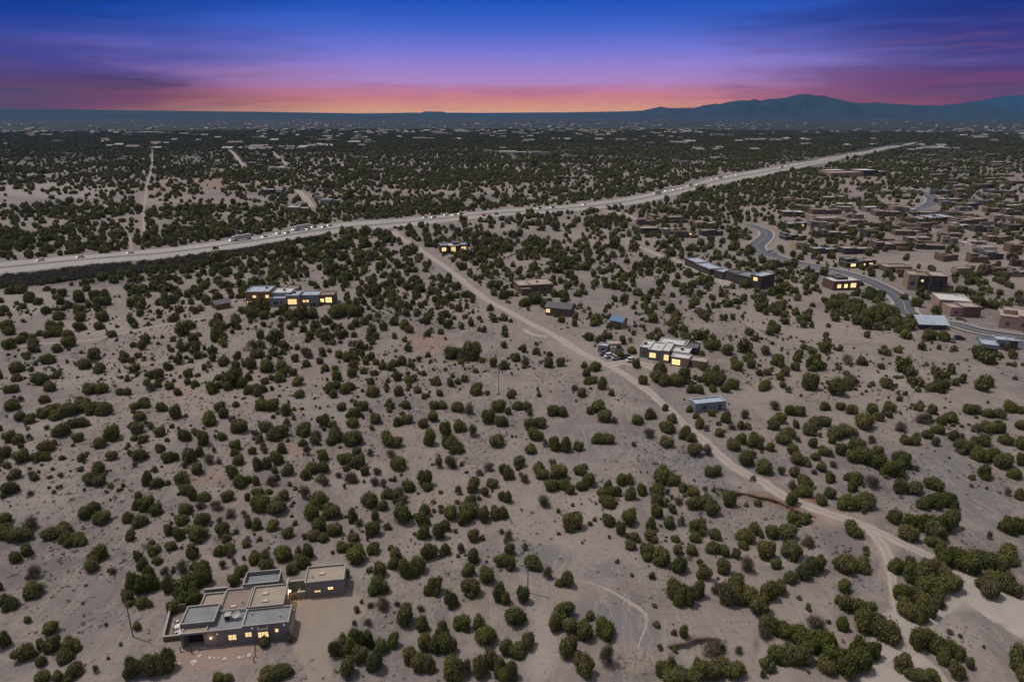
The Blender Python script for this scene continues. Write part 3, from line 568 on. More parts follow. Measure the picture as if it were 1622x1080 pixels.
# roof equipment
def rooftop(root, x, y, z, kind):
    if kind == 'sky':
        mb = MB(); mb.box(x - .55, x + .55, y - .3, y + .3, z, z + .16); o = mb.build('skylight', M['frame'], root); mb = MB(); mb.box(x - .5, x + .5, y - .26, y + .26, z + .163, z + .30, taper=.08); mb.build('pane', M['skylight'], o)
    elif kind == 'cooler':
        mb = MB(); mb.box(x - .6, x + .5, y - .55, y + .55, z + .1, z + 1.15); 
        for a in (-.5, .4):
            for b in (-.45, .45): mb.box(x + a - .05, x + a + .05, y + b - .05, y + b + .05, z, z + .1)
        o = mb.build('roof_cooler', M['metal'], root); mb = MB(); mb.box(x - .5, x + .4, y - .575, y - .553, z + .25, z + 1.0)
        for q in range(5): mb.box(x - .5, x + .4, y - .60, y - .577, z + .3 + q * .14, z + .34 + q * .14)
        mb.build('grille', M['dark_in'], o)
    elif kind == 'dish':
        mb = MB(); mb.tube((x, y, z), (x, y, z + .7), .05, n=8); n0 = 14; vs = []
        for r_, dz in ((.05, 0), (.35, .05), (.6, .16), (.75, .28)):
            for i in range(n0): a = 2 * math.pi * i / n0; vs.append((x + r_ * math.cos(a), y + r_ * math.sin(a) * .9 - dz * .7, z + .75 + dz + r_ * math.sin(a) * .45))
        mb.add(vs, [(r_ * n0 + i, r_ * n0 + (i + 1) % n0, (r_ + 1) * n0 + (i + 1) % n0, (r_ + 1) * n0 + i) for r_ in range(3) for i in range(n0)]); mb.build('dish', M['metal'], root)
    else:
        mb = MB(); mb.tube((x, y, z), (x, y, z + .45), .1, n=10); mb.tube((x, y, z + .452), (x, y, z + .56), .16, n=10); mb.build('vent_pipe', M['metal'], root)
for x, y, z, kd in ((9.4, 5.9, 2.9 * K - .26, 'sky'), (9.65, 4.35, 2.9 * K - .26, 'sky'), (5.5, 4.4, 2.5 * K - .26, 'sky'), (5.4, 2.2, 2.38 * K - .26, 'cooler'), (6.35, 2.3, 2.38 * K - .26, 'dish'), (12.0, 1.4, 2.62 * K - .26, 'pipe'), (8.3, 2.3, 2.62 * K - .26, 'pipe'), (6.5, 5.0, 2.5 * K - .26, 'pipe'), (16.5, 9.5, 2.6 * K - .26, 'sky'), (15.2, 9.0, 2.6 * K - .26, 'pipe')):
    rooftop(house, x * K, y * K, z, kd)
# court between the wings: low walls, timber gate, paving
mb = MB()
for x0, x1, y0, y1, h in ((10.82, 14.28, 9.5, 9.75, 1.6), (13.25, 14.28, 7.6, 7.85, 1.15), (11.7, 11.95, 8.3, 9.49, 2.3), (13.25, 13.5, 7.86, 8.6, 1.1)): mb.box(*k(x0, x1, y0, y1), -.5, h * K)
mb.build('court_wall', WALLC['grey'], house)
mb = MB()
for x0, x1, y0, y1, h in ((10.82, 14.28, 9.47, 9.78, 1.6), (13.22, 14.28, 7.57, 7.88, 1.15), (11.67, 11.98, 8.27, 9.46, 2.3)): mb.box(*k(x0, x1, y0, y1), h * K + .003, h * K + .1)
mb.build('wall_coping', M['coping'], house)
mb = MB(); mb.box(*k(10.8, 14.28, 7.55, 9.48), -.3, .08); mb.build('court_floor', plain('court_paving', (0.27, 0.215, 0.17), .9, .1, 1.2), house)
mb = MB()
for q in range(8): mb.box(*k(12.18 + q * .13, 12.29 + q * .13, 7.5, 7.56), .05, 1.15 * K)
mb.box(*k(12.16, 13.24, 7.565, 7.60), .5, .62); mb.box(*k(12.16, 13.24, 7.565, 7.60), 1.2, 1.32); g_ = mb.build('gate', M['wood'], house); mb = MB(); mb.box(*k(13.08, 13.12, 7.44, 7.5), .95, 1.15); mb.build('handle', M['metal'], g_)
mb = MB(); mb.box(*k(.55, 3.6, 9.0, 9.25), -.5, 2.0 * K); mb.build('garden_wall', WALLC['grey'], house); mb = MB(); mb.box(*k(.52, 3.63, 8.97, 9.28), 2.0 * K + .003, 2.0 * K + .1); mb.build('wall_coping', M['coping'], house)
mb = MB(); mb.box(*k(13.32, 13.5, -.1, 3.3), -.5, 1.9 * K); mb.build('buttress', M['coping'], house)
# low wall round the west patio (leans out to the north-west, so it is built along its own line)
pw = empty('patio_wall', (hx0, hy0, hz0), HR); tag(pw, 'low stucco wall round the side patio at the left end of the near adobe house', 'wall')
def wall_run(mb_, p, q, h, th_, z0=-.5):
    p = np.array(p, float); q = np.array(q, float); d = (q - p) / np.linalg.norm(q - p); n = np.array((-d[1], d[0])) * th_ / 2
    c = [p - n, q - n, q + n, p + n]; mb_.add([(a[0], a[1], z0) for a in c] + [(a[0], a[1], h) for a in c], [(0, 3, 2, 1), (4, 5, 6, 7), (0, 1, 5, 4), (1, 2, 6, 5), (2, 3, 7, 6), (3, 0, 4, 7)])
mb = MB(); wall_run(mb, k(-2.85, 1.95), k(-.28, 1.95), 1.0, .3); wall_run(mb, k(-2.85, 2.08), k(-3.6, 7.3), 1.0, .3); wall_run(mb, k(-3.55, 7.42), k(-1.6, 7.6), 1.6, .3); mb.build('wall', WALLC['brown'], pw)
mb = MB(); wall_run(mb, k(-2.95, 1.95), k(-.28, 1.95), 1.09, .36, 1.003); wall_run(mb, k(-2.85, 2.09), k(-3.6, 7.28), 1.09, .36, 1.003); mb.build('wall_coping', M['coping'], pw)
def local(px_, py_, h=0.0):
    p = np.array([hx0 + math.cos(HR) * px_ * K - math.sin(HR) * py_ * K, hy0 + math.sin(HR) * px_ * K + math.cos(HR) * py_ * K]); return (p[0], p[1], hz0 + h)
def patio_chair(x, y, rz, lab):
    r = empty('patio_chair', local(x, y, .02), rz); tag(r, lab, 'chair', 'patio chairs beside the near house')
    mb = MB(); mb.box(-.3, .3, -.3, .3, .38, .46); mb.build('seat', M['white'], r); mb = MB(); mb.box(-.3, .3, .24, .31, .465, 1.0); mb.build('backrest', M['white'], r)
    for a in (-.26, .2):
        for b in (-.27, .2): mb = MB(); mb.box(a, a + .06, b, b + .06, 0, .377); mb.build('leg', M['white'], r)
for c_ in ((-1.6, 3.2, .4, 'white patio chair nearest the front corner of the side patio'), (-2.1, 4.0, 1.9, 'white patio chair by the outer wall of the side patio'), (-1.2, 4.6, -1.2, 'white patio chair against the house wall on the side patio'), (-2.2, 5.2, 2.8, 'white patio chair at the far end of the side patio')): patio_chair(*c_)
tb = empty('patio_table', local(-1.65, 4.0, .02)); tag(tb, 'round pale table among the white chairs on the side patio', 'table')
mb = MB(); mb.tube((0, 0, .7), (0, 0, .75), .6, n=20); mb.build('tabletop', M['white'], tb); mb = MB(); mb.tube((0, 0, 0), (0, 0, .697), .06, n=10); mb.tube((0, 0, 0), (0, 0, .05), .28, .2, n=14); mb.build('pedestal', M['metal'], tb)
lg = empty('sun_lounger', local(-1.1, 2.8, .02), .3); tag(lg, 'white sun lounger lying just inside the low patio wall', 'lounger'); mb = MB(); mb.box(-.3, .3, -.9, .35, .28, .36); mb.build('seat', M['white'], lg); mb = MB(); mb.add([(-.3, .36, .3), (.3, .36, .3), (.3, .95, .75), (-.3, .95, .75), (-.3, .4, .22), (.3, .4, .22), (.3, 1.0, .68), (-.3, 1.0, .68)], [(0, 1, 2, 3), (4, 7, 6, 5), (0, 4, 5, 1), (1, 5, 6, 2), (2, 6, 7, 3), (3, 7, 4, 0)]); mb.build('backrest', M['white'], lg)
for a in (-.26, .2):
    for b in (-.8, .25): mb = MB(); mb.box(a, a + .06, b, b + .06, 0, .277); mb.build('leg', M['metal'], lg)
# pale stepping stones and border stones on the patio in front
import bmesh
bm = bmesh.new(); bmesh.ops.create_icosphere(bm, subdivisions=2, radius=.5)
for v in bm.verts: v.co.z = max(-.06, min(.09, v.co.z)); v.co.xy *= 1 + .22 * math.sin(v.co.x * 7 + v.co.y * 5)
flag = bpy.data.meshes.new('flagstone'); bm.to_mesh(flag); bm.free(); flag.materials.append(plain('flagstone', (0.5, 0.45, 0.42), .9, .12, 2))
for i, (zx, zy, s) in enumerate(((415, 765, 1.3), (450, 730, .9), (512, 742, .8), (540, 745, .6), (602, 748, 1.0), (565, 742, .5), (690, 740, .8), (715, 738, .6), (752, 726, 1.0), (325, 780, .8), (430, 705, .7), (770, 700, .5), (410, 785, .6))):
    g_ = G(200 + zx / 3.862, 850 + zy / 3.862); o = obj('flagstone', flag); o.location = (g_[0], g_[1], g_[2] + .1); o.scale = (s, s * .7, 1); o.rotation_euler.z = i
    tag(o, 'pale flat stone set in the pink patio soil in front of the adobe house', 'stone', 'flagstones in front of the near house')
for i, (zx, zy) in enumerate(((335, 705), (402, 715), (792, 695), (792, 735), (782, 765))):
    g_ = G(200 + zx / 3.862, 850 + zy / 3.862); r = empty('fence_post', (g_[0], g_[1], g_[2] - .1)); tag(r, 'short dark post at the %s patio edge, %s' % (('left', 'first from the porch'), ('left', 'second from the porch'), ('right', 'nearest the wall'), ('right', 'middle one of three'), ('right', 'furthest from the wall'))[i], 'post', 'posts round the front patio')
    mb = MB(); mb.tube((0, 0, 0), (0, 0, 1.25), .1, .08, 8); mb.build('shaft', M['wood'], r); mb = MB(); mb.tube((0, 0, 1.253), (0, 0, 1.34), .13, .06, 8); mb.build('cap', M['dark_in'], r)
BUILT += [(*local(x, y)[:2], r_) for x, y, r_ in ((1.8, 2.5, 5.6), (5.5, 2.5, 6), (10, 2.5, 6.5), (9, 6, 6), (6, 6.5, 5.5), (8.5, 9.5, 6), (12.5, 8.5, 5), (17, 9.5, 6.5), (-2, 4.5, 4.5))]

# --- other houses: blocks given along the seen front (u = metres along it, v = metres behind it)
def cap16(l):
    return ' '.join(l.split()[:16])
def bld(name, label, cat, L_px, R_px, blocks, wins=(), group=None, gear=(), far=False, extra=None):
    """L_px/R_px: where the front's two lower corners stand in the photograph; blocks (u0,u1 as shares of the front; v0,v1,h metres; wall; roof)"""
    a, b = G(*L_px), G(*R_px); d = b[:2] - a[:2]; Ln = np.linalg.norm(d); rz = math.atan2(d[1], d[0]); z0 = min(a[2], b[2])
    r = empty(name, (a[0], a[1], z0), rz); tag(r, cap16(label), cat, group)
    for i, (u0, u1, v0, v1, h, wc, rc) in enumerate(blocks):
        e = 0.0025 * i; x0, x1 = u0 * Ln + e, u1 * Ln - e; mb = MB()
        if rc == 'gable': 
            pass
        slab(mb, x0, x1, v0 + e, v1 - e, h, .3, .3); mb.build('wall', WALLC[wc], r)
        mb = MB(); roof_sheet(mb, x0, x1, v0 + e, v1 - e, h, .3, .3)
        if not far: coping(mb, x0, x1, v0 + e, v1 - e, h, .3)
        else: mb.box(x0 - .06, x1 + .06, v0 - .06, v0 + .3, h + .003, h + .09)
        mb.build('roof', ROOFC[rc], r)
    for wdef in wins:
        u, v, z, ww, wh, lit = wdef[:6]; window(r, u * Ln, v, z, ww, wh, lit, 'front', 2 if ww > 1.1 else 1, far)
    for u, v, z, kd in gear: rooftop(r, u * Ln, v, z, kd)
    vmax = max(q[3] for q in blocks); ang = rz
    n_ = max(1, int(Ln / 8)); 
    for i in range(n_ + 1):
        for j in (0.25, .75): BUILT.append((a[0] + math.cos(ang) * Ln * i / n_ - math.sin(ang) * vmax * j, a[1] + math.sin(ang) * Ln * i / n_ + math.cos(ang) * vmax * j, min(5.5, max(3.0, vmax * .36))))
    return r, Ln
bld('desert_house', 'sprawling brown and pale blue house with glowing windows amid dense junipers', 'house', (391, 486), (529, 484),
    [(0, .27, 0, 12, 7.6, 'orange', 'bluewhite'), (.27, .5, 3, 13, 6.2, 'blue', 'white'), (.28, .455, -1.5, 3, 4.6, 'blue', 'bluewhite'), (.455, .60, 0, 10, 5.4, 'tan', 'bluewhite'), (.60, .82, 3.5, 12, 4.6, 'blue', 'bluewhite'), (.82, 1.0, 2, 10, 4.9, 'brown', 'brown'), (.36, .52, 13.5, 22, 5.4, 'maroon', 'brown')],
    [(.035, 0, 1.9, 2.0, 2.0, 1), (.10, 0, 5.2, 1.7, 1.2, 1), (.245, 0, 5.2, 1.7, 1.5, 1), (.19, 0, 1.4, 1.5, 1.0, 1), (.525, 0, 2.3, 4.2, 2.6, 1), (.345, -1.5, 2.2, 2.2, 1.5, 0), (.41, -1.5, 2.2, 1.4, 1.5, 0), (.64, 3.5, 1.6, 1.3, 1.2, 1), (.68, 3.5, 1.6, 1.2, 1.2, 1), (.86, 2, 2.2, 1.8, 1.8, 1), (.935, 2, 2.4, 3.0, 2.6, 1)],
    gear=((.1, 6, 7.3, 'pipe'), (.2, 8, 7.3, 'cooler'), (.4, 8, 5.9, 'cooler'), (.7, 8, 4.3, 'sky'), (.53, 6, 5.1, 'cooler'), (.9, 6, 4.6, 'pipe')))
bld('desert_house', 'small modern house with three large glowing windows above the dirt road', 'house', (698, 401), (741, 399), [(0, .3, 0, 12, 5.0, 'dark', 'grey'), (.3, .68, 1.5, 13, 4.4, 'dark', 'white'), (.68, 1.0, 0, 12, 5.0, 'dark', 'grey'), (.5, .75, 6, 12, 5.9, 'brown', 'grey')],
    [(.13, 0, 2.4, 3.0, 2.6, 1), (.48, 1.5, 2.0, 3.2, 3.2, 1), (.85, 0, 2.6, 3.4, 2.5, 1)])
bld('desert_house', 'brown adobe house with a wide pale flat roof beside a bright green tree', 'house', (824, 467), (876, 464), [(0, .35, 2, 14, 4.6, 'brown', 'pink'), (.35, 1, 0, 13, 5.0, 'brown', 'pink'), (.02, .3, -2, 2, 3.6, 'maroon', 'brown')], [(.5, 0, 2, 1.6, 1.4, 0), (.75, 0, 2, 1.6, 1.4, 0), (.9, 0, 2, 1.2, 1.4, 0)], gear=((.6, 6, 4.7, 'cooler'),))
# gabled house
def gable(name, label, cat, L_px, R_px, depth, h, rise, wc, rc, wins=(), over=.5, group=None):
    a, b = G(*L_px), G(*R_px); d = b[:2] - a[:2]; Ln = np.linalg.norm(d); r = empty(name, (a[0], a[1], min(a[2], b[2])), math.atan2(d[1], d[0])); tag(r, label, cat, group)
    mb = MB(); mb.add([(0, 0, -.6), (Ln, 0, -.6), (Ln, depth, -.6), (0, depth, -.6), (0, 0, h), (Ln, 0, h), (Ln, depth, h), (0, depth, h), (0, depth / 2, h + rise), (Ln, depth / 2, h + rise)], [(0, 1, 5, 4), (2, 3, 7, 6), (1, 2, 6, 9, 5), (3, 0, 4, 8, 7), (4, 5, 9, 8), (6, 7, 8, 9)]); mb.build('wall', WALLC[wc], r)
    mb = MB(); k_ = rise / (depth / 2)
    for s, y0, y1 in ((0, -over, depth / 2), (1, depth + over, depth / 2)):
        za = h - k_ * over + .04; zb = h + rise + .04; vs = [(-over, y0, za), (Ln + over, y0, za), (Ln + over, y1, zb), (-over, y1, zb)]; vs += [(x, y, z_ + .14) for x, y, z_ in vs]
        mb.add(vs, [(0, 3, 2, 1), (4, 5, 6, 7), (0, 1, 5, 4), (1, 2, 6, 5), (2, 3, 7, 6), (3, 0, 4, 7)] if s == 0 else [(0, 1, 2, 3), (4, 7, 6, 5), (0, 4, 5, 1), (1, 5, 6, 2), (2, 6, 7, 3), (3, 7, 4, 0)])
    mb.build('roof', ROOFC[rc], r)
    for w_ in wins: window(r, w_[0] * Ln, 0, w_[1], w_[2], w_[3], w_[4], 'front', 2 if w_[2] > 1.2 else 1)
    for u in (.2, .8): BUILT.append((a[0] + d[0] * u - d[1] / Ln * depth / 2, a[1] + d[1] * u + d[0] / Ln * depth / 2, max(depth, Ln / 2) * .6))
    return r
gable('cabin', 'slate-roofed gabled cabin with one lit window beside the dirt road', 'cabin', (864, 499), (903, 502), 8, 4.0, 1.6, 'brown', 'slate', ((.1, 2.3, 2.0, 1.7, 1), (.6, 2.0, 1.6, 1.4, 0), (.85, 2.0, 1.6, 1.4, 0)))
gable('cabin', 'little cabin with a bright blue metal roof', 'cabin', (966, 518), (985, 521), 5, 3.4, 1.3, 'tan', 'blue', ((.25, 1.9, 1.2, 1.2, 0), (.7, 1.9, 1.2, 1.2, 0)))
bld('shed', 'pale sheet-metal shed at the parking yard west of the white-roofed house', 'shed', (947, 558), (962, 559), [(0, 1, 0, 4, 3.0, 'blue', 'bluewhite')], [(.5, 0, 1.2, 1.0, 1.6, 0)])
bld('shed', 'low tan shed with pinkish roof behind the parked cars', 'shed', (964, 557), (984, 556), [(0, 1, 0, 5, 3.2, 'tan', 'pink'), (.1, .5, -2, -.01, 2.4, 'pale', 'pink')], [(.8, 0, 1.8, 1.0, 1.0, 0)])
bld('desert_house', 'white-roofed house of stepped grey blocks with three glowing windows', 'house', (1011, 568), (1119, 583),
    [(0, .14, 1.5, 11, 4.4, 'grey', 'white'), (.14, .33, 0, 10, 4.3, 'grey', 'white'), (.33, .455, -.8, 10, 4.9, 'grey', 'white'), (.455, .72, 2.5, 9, 4.1, 'grey', 'white'), (.50, .76, -2.8, 2.5, 3.7, 'tan', 'white'), (.76, 1.0, -1.5, 4, 2.9, 'tan', 'pink'), (.58, .8, 9, 16, 4.2, 'dark', 'slate'), (.2, .62, 10, 17, 4.3, 'grey', 'white')],
    [(.21, 0, 2.2, 2.4, 1.9, 1), (.42, -.8, 2.3, 1.8, 2.3, 1), (.58, -2.8, 1.8, 3.0, 2.1, 1), (.07, 1.5, 2.3, 1.4, 1.1, 0)], gear=((.05, 6, 4.1, 'cooler'), (.25, 5, 4.0, 'sky'), (.4, 5, 4.6, 'pipe'), (.6, 6, 3.8, 'cooler')))
bld('metal_shed', 'long grey corrugated metal shed standing alone right of the dirt road', 'shed', (1101, 654), (1149, 649), [(0, 1, 0, 4.2, 3.1, 'blue', 'bluewhite')], [(.3, 0, 1.5, 1.2, 1.0, 0), (.8, 0, 1.2, 1.0, 2.0, 0)])
bld('modern_house', 'long dark terrace of low blocks with pale blue roofs, upper end of the row', 'house', (1084, 420), (1126, 436), [(0, .45, 0, 9, 4.5, 'dark', 'bluewhite'), (.45, 1, -1, 8, 4.2, 'dark', 'bluewhite')], [(.2, 0, 2, 2, 1.5, 0), (.7, -1, 2, 2, 1.5, 0)])
bld('modern_house', 'dark block with pale blue roof in the middle of the terrace', 'house', (1130, 440), (1160, 447), [(0, .5, 0, 9, 4.6, 'dark', 'bluewhite'), (.5, 1, 1, 10, 5.2, 'dark', 'slate')], [(.3, 0, 2, 2, 1.5, 0), (.75, 1, 2.4, 2, 1.5, 0)])
bld('modern_house', 'dark two-storey block with grey roof and one lit window at the terrace end', 'house', (1160, 449), (1204, 459), [(0, .62, 1, 12, 5.4, 'dark', 'grey'), (.62, 1, 0, 12, 7.4, 'dark', 'bluewhite')], [(.8, 0, 5.3, 2.6, 1.9, 1), (.3, 1, 2.5, 2.4, 1.6, 0)])
bld('desert_house', 'dark red single-storey house with white roof and three lit windows below the street', 'house', (1319, 460), (1361, 459), [(0, 1, 0, 10, 5.2, 'maroon', 'white'), (.3, .7, 4, 11, 6.0, 'dark', 'slate')], [(.22, 0, 2.4, 2.2, 2.0, 1), (.47, 0, 2.4, 2.0, 2.0, 1), (.75, 0, 2.6, 3.2, 2.4, 1)])
bld('desert_house', 'two-storey house with dark upper volume and tan piers above the street bend', 'house', (1436, 459), (1500, 464), [(0, .25, 0, 12, 8.6, 'tan', 'tan'), (.25, .55, 2.5, 13, 8.0, 'dark', 'brown'), (.55, .95, 0, 12, 8.8, 'dark', 'pink'), (.95, 1.15, 1, 9, 3.6, 'brown', 'brown')], [(.38, 2.5, 5.2, 1.2, 1.2, 1), (.12, 0, 4, 1.6, 1.6, 0), (.75, 0, 4.5, 5.0, 3.0, 0)])
bld('desert_house', 'low white-roofed house right of the street bend', 'house', (1491, 496), (1543, 500), [(0, 1, 6, 20, 5.2, 'pink', 'white')], [(.3, 6, 2.5, 1.6, 1.4, 0)])
bld('desert_house', 'pinkish brown house with a salmon roof in front of the white-roofed one', 'house', (1506, 502), (1552, 503), [(0, .4, 1, 9, 4.4, 'pink', 'pink'), (.4, 1, 0, 9, 5.0, 'maroon', 'pink')], [(.2, 1, 2.1, 1.4, 1.4, 0)])
bld('desert_house', 'large pale pink adobe house at the right edge', 'house', (1581, 519), (1645, 527), [(0, .45, 0, 14, 5.6, 'pink', 'pink'), (.45, 1, -1, 14, 6.6, 'pink', 'pink'), (.1, .4, 5, 12, 7.2, 'pink', 'pink')], [(.2, 0, 2.4, 1.2, 1.5, 0), (.6, -1, 2.8, 1.4, 1.6, 0), (.85, -1, 2.8, 1.4, 1.6, 0)])
gable('event_hall', 'low hall under a broad white tent-like roof beside the street', 'hall', (1456, 521), (1498, 522), 11, 2.6, 2.2, 'dark', 'bluewhite', ((.5, 1.3, 3, 1.4, 0),), 1.0)
bld('carport', 'pale blue flat-roofed carport pavilion at the right edge', 'carport', (1554, 560), (1579, 563), [(0, 1, 0, 8, 4.0, 'blue', 'bluewhite')], [(.3, 0, 1.8, 2, 1.6, 0), (.75, 0, 1.8, 2, 1.6, 0)])
bld('carport', 'second blue-white flat roof behind the right-edge pavilion', 'carport', (1576, 553), (1612, 556), [(0, .6, 0, 6, 4.2, 'blue', 'bluewhite'), (.6, 1, 1, 7, 3.8, 'dark', 'bluewhite')], [(.3, 0, 2, 2, 1.6, 0)])
gable('cabin', 'low grey gabled roof hidden at the left among junipers', 'cabin', (343, 491), (366, 487), 7, 2.6, 1.2, 'brown', 'slate')
# the housing estate on the right: (centre x, base y, width px, wall, roof, lit)
EST = [(1262, 322, 40, 'brown', 'pink', 0), (1265, 331, 42, 'brown', 'tan', 0), (1258, 343, 34, 'dark', 'white', 0), (1310, 340, 50, 'brown', 'brown', 0), (1325, 318, 44, 'maroon', 'pink', 0), (1380, 324, 35, 'brown', 'brown', 0), (1332, 334, 40, 'dark', 'pink', 0), (1265, 362, 34, 'dark', 'white', 1), (1310, 351, 50, 'tan', 'pink', 0),
       (1360, 356, 30, 'maroon', 'brown', 0), (1407, 343, 48, 'brown', 'pink', 0), (1465, 342, 40, 'dark', 'white', 0), (1487, 352, 58, 'dark', 'bluewhite', 0), (1525, 345, 44, 'maroon', 'brown', 0), (1543, 356, 50, 'brown', 'pink', 0), (1508, 321, 40, 'dark', 'white', 0), (1560, 325, 34, 'grey', 'grey', 0), (1496, 309, 32, 'dark', 'bluewhite', 0),
       (1604, 333, 38, 'brown', 'white', 0), (1592, 349, 34, 'pink', 'pink', 0), (1612, 366, 28, 'dark', 'brown', 0), (1506, 378, 42, 'maroon', 'pink', 0), (1440, 374, 44, 'brown', 'tan', 0), (1388, 376, 32, 'dark', 'brown', 0), (1324, 377, 42, 'dark', 'pink', 0), (1295, 376, 20, 'brown', 'grey', 0), (1262, 381, 40, 'dark', 'bluewhite', 0),
       (1273, 396, 26, 'yellow', 'bluewhite', 0), (1310, 402, 42, 'dark', 'bluewhite', 0), (1360, 403, 50, 'dark', 'pink', 0), (1410, 396, 52, 'maroon', 'brown', 0), (1475, 396, 50, 'dark', 'brown', 0), (1545, 391, 40, 'pink', 'white', 0), (1585, 383, 44, 'maroon', 'pink', 0), (1560, 403, 44, 'pale', 'pink', 0), (1578, 412, 34, 'dark', 'white', 0),
       (1366, 425, 50, 'dark', 'grey', 2), (1424, 432, 50, 'maroon', 'brown', 0), (1612, 423, 26, 'maroon', 'slate', 0), (1612, 400, 26, 'brown', 'pink', 0), (1025, 357, 34, 'maroon', 'pink', 0), (1060, 353, 50, 'maroon', 'brown', 0), (1040, 371, 50, 'dark', 'pink', 0), (1086, 377, 30, 'maroon', 'brown', 1), (1120, 362, 34, 'brown', 'pink', 0),
       (1163, 368, 30, 'maroon', 'brown', 1), (1130, 374, 34, 'dark', 'brown', 0), (1448, 307, 30, 'tan', 'white', 0), (1532, 306, 36, 'brown', 'pink', 0), (1590, 307, 36, 'dark', 'grey', 0), (1538, 330, 30, 'dark', 'pink', 0), (1475, 361, 30, 'brown', 'pink', 0), (1400, 358, 30, 'brown', 'tan', 0), (1345, 366, 30, 'brown', 'pink', 0), (1560, 368, 36, 'dark', 'brown', 0)]
rr_ = np.random.default_rng(77)
for i, y0 in enumerate([299, 292, 286, 281, 276, 271, 267, 263, 259, 255, 251, 247.5, 244, 241]):
    x = 1450 + rr_.uniform(0, 30) + (14 - i) * 3
    while x < 1625:
        w_ = rr_.uniform(20, 36) * (1 - .033 * i)
        if rr_.random() < .72: EST.append((x, y0 + rr_.uniform(-2, 2), w_, ['brown', 'dark', 'maroon', 'tan', 'grey'][rr_.integers(5)], ['pink', 'brown', 'white', 'tan', 'grey', 'slate', 'pink'][rr_.integers(7)], 0))
        x += w_ * rr_.uniform(1.25, 2.3)
for y0 in (437, 415, 388, 370, 360, 350, 338, 330, 320, 312, 305):
    x = (1400 if y0 < 400 else 1500 if y0 < 420 else 1530) + rr_.uniform(0, 30) - (130 if 325 < y0 < 362 else 0)
    while x < 1620:
        w_ = rr_.uniform(22, 34) * np.interp(y0, [300, 400], [.85, 1.15]); yy_ = y0 + rr_.uniform(-4, 4)
        if all(abs(x - e[0]) > (w_ + e[2]) * .44 or abs(yy_ - e[1]) > 4 for e in EST) and math.hypot((x - 1460) / 30, (yy_ - 320) / 20) > 1: EST.append((x, yy_, w_, ['brown', 'tan', 'maroon', 'tan', 'grey'][rr_.integers(5)], ['pink', 'brown', 'tan', 'tan', 'pink', 'white'][rr_.integers(6)], 0))
        x += w_ * rr_.uniform(1.2, 1.9)
COLW = {'pink': 'pinkish', 'tan': 'sandy', 'bluewhite': 'pale blue', 'slate': 'slate grey', 'grey': 'grey', 'white': 'white', 'brown': 'brown', 'dark': 'dark', 'blue': 'blue', 'maroon': 'dark red', 'yellow': 'yellow', 'pale': 'pale', 'orange': 'rust'}
def zone(px, py):
    if px < 1200: return 'in the cluster below the highway'
    if py > 385: return 'along the uphill side of the winding street'
    if py > 350: return 'in the row above the street bend' if px < 1400 else 'in the mid rows of the hillside estate'
    if py > 315: return 'beside the olive scrub edge' if px < 1350 else 'near the small upper street'
    if py > 280: return 'in the upper rows of the estate'
    if py > 258: return 'in the distant rows of the estate'
    return 'in the furthest rows of the estate'
cnt = {}
for e in EST: cnt.setdefault((e[3], e[4], zone(e[0], e[1])), []).append(e)
SEQ = ['leftmost', 'second from left', 'third from left', 'fourth from left', 'fifth from left', 'sixth from left', 'seventh from left']
for e in EST:
    px, py, w_, wc, rc, lit = e; lst = sorted(cnt[(wc, rc, zone(px, py))], key=lambda q: q[0]); i = lst.index(e)
    lab = '%s house, %s roof%s, %s' % (COLW[wc], COLW[rc], ', lit windows' if lit else '', zone(px, py)) + ('' if len(lst) == 1 else ', rightmost such' if i == len(lst) - 1 else ', ' + SEQ[i])
    tilt = rr_.uniform(-1.5, 2.5) * w_ / 50; far = py < 300; n = int(rr_.integers(2, 4)) if not far else int(rr_.integers(1, 3))
    us = np.concatenate([[0], np.sort(rr_.uniform(.25, .75, n - 1)), [1]]); mpp = 1 / ppm(px, py); w_ = w_ * rr_.uniform(.78, .98); H0 = rr_.uniform(3.1, 4.3); D = min(w_ * mpp * rr_.uniform(.45, .8), 22)
    bl = [(us[j], us[j + 1], rr_.uniform(0, 2.5) if n > 1 else 0, D * rr_.uniform(.75, 1), H0 + rr_.uniform(-.6, .9), wc, rc if rr_.random() < .75 else 'pink') for j in range(n)]
    if not far and rr_.random() < .6: bl.append((us[0] + .1, us[1] - .04, D * .5, D * 1.3, H0 + rr_.uniform(.5, 1.6), wc, rc))
    if not far and rr_.random() < .5: bl.append((us[-2] + .05, us[-1] + .12, -rr_.uniform(1.5, 4), 0.6, H0 * .62, ['tan', 'brown', 'grey'][rr_.integers(3)], 'pink'))
    wins = []
    for j in range(n):
        uc = (us[j] + us[j + 1]) / 2; v = bl[j][2] + 0.0025 * j; on = lit and (j == n - 1 or lit > 1)
        wd_ = min((us[j + 1] - us[j]) * w_ * mpp * .4, 4.0)
        if wd_ > .9: wins.append((uc, v, 2.1, wd_, 1.8 if on else 1.4, 1 if on else 0))
    bld('estate_house', lab, 'house', (px - w_ / 2, py + tilt * .5), (px + w_ / 2, py - tilt * .5), bl, wins, 'flat-roofed houses of the hillside estate', far=far)
bld('school_building', 'long pale institutional building beyond the olive scrub by the highway', 'building', (1316, 280), (1408, 278.5), [(0, .55, 0, 24, 6.5, 'tan', 'pink'), (.55, .85, 6, 34, 8.5, 'dark', 'white'), (.85, 1, 0, 24, 6.5, 'dark', 'pink'), (.12, .45, 24, 44, 8, 'tan', 'white')], far=True)
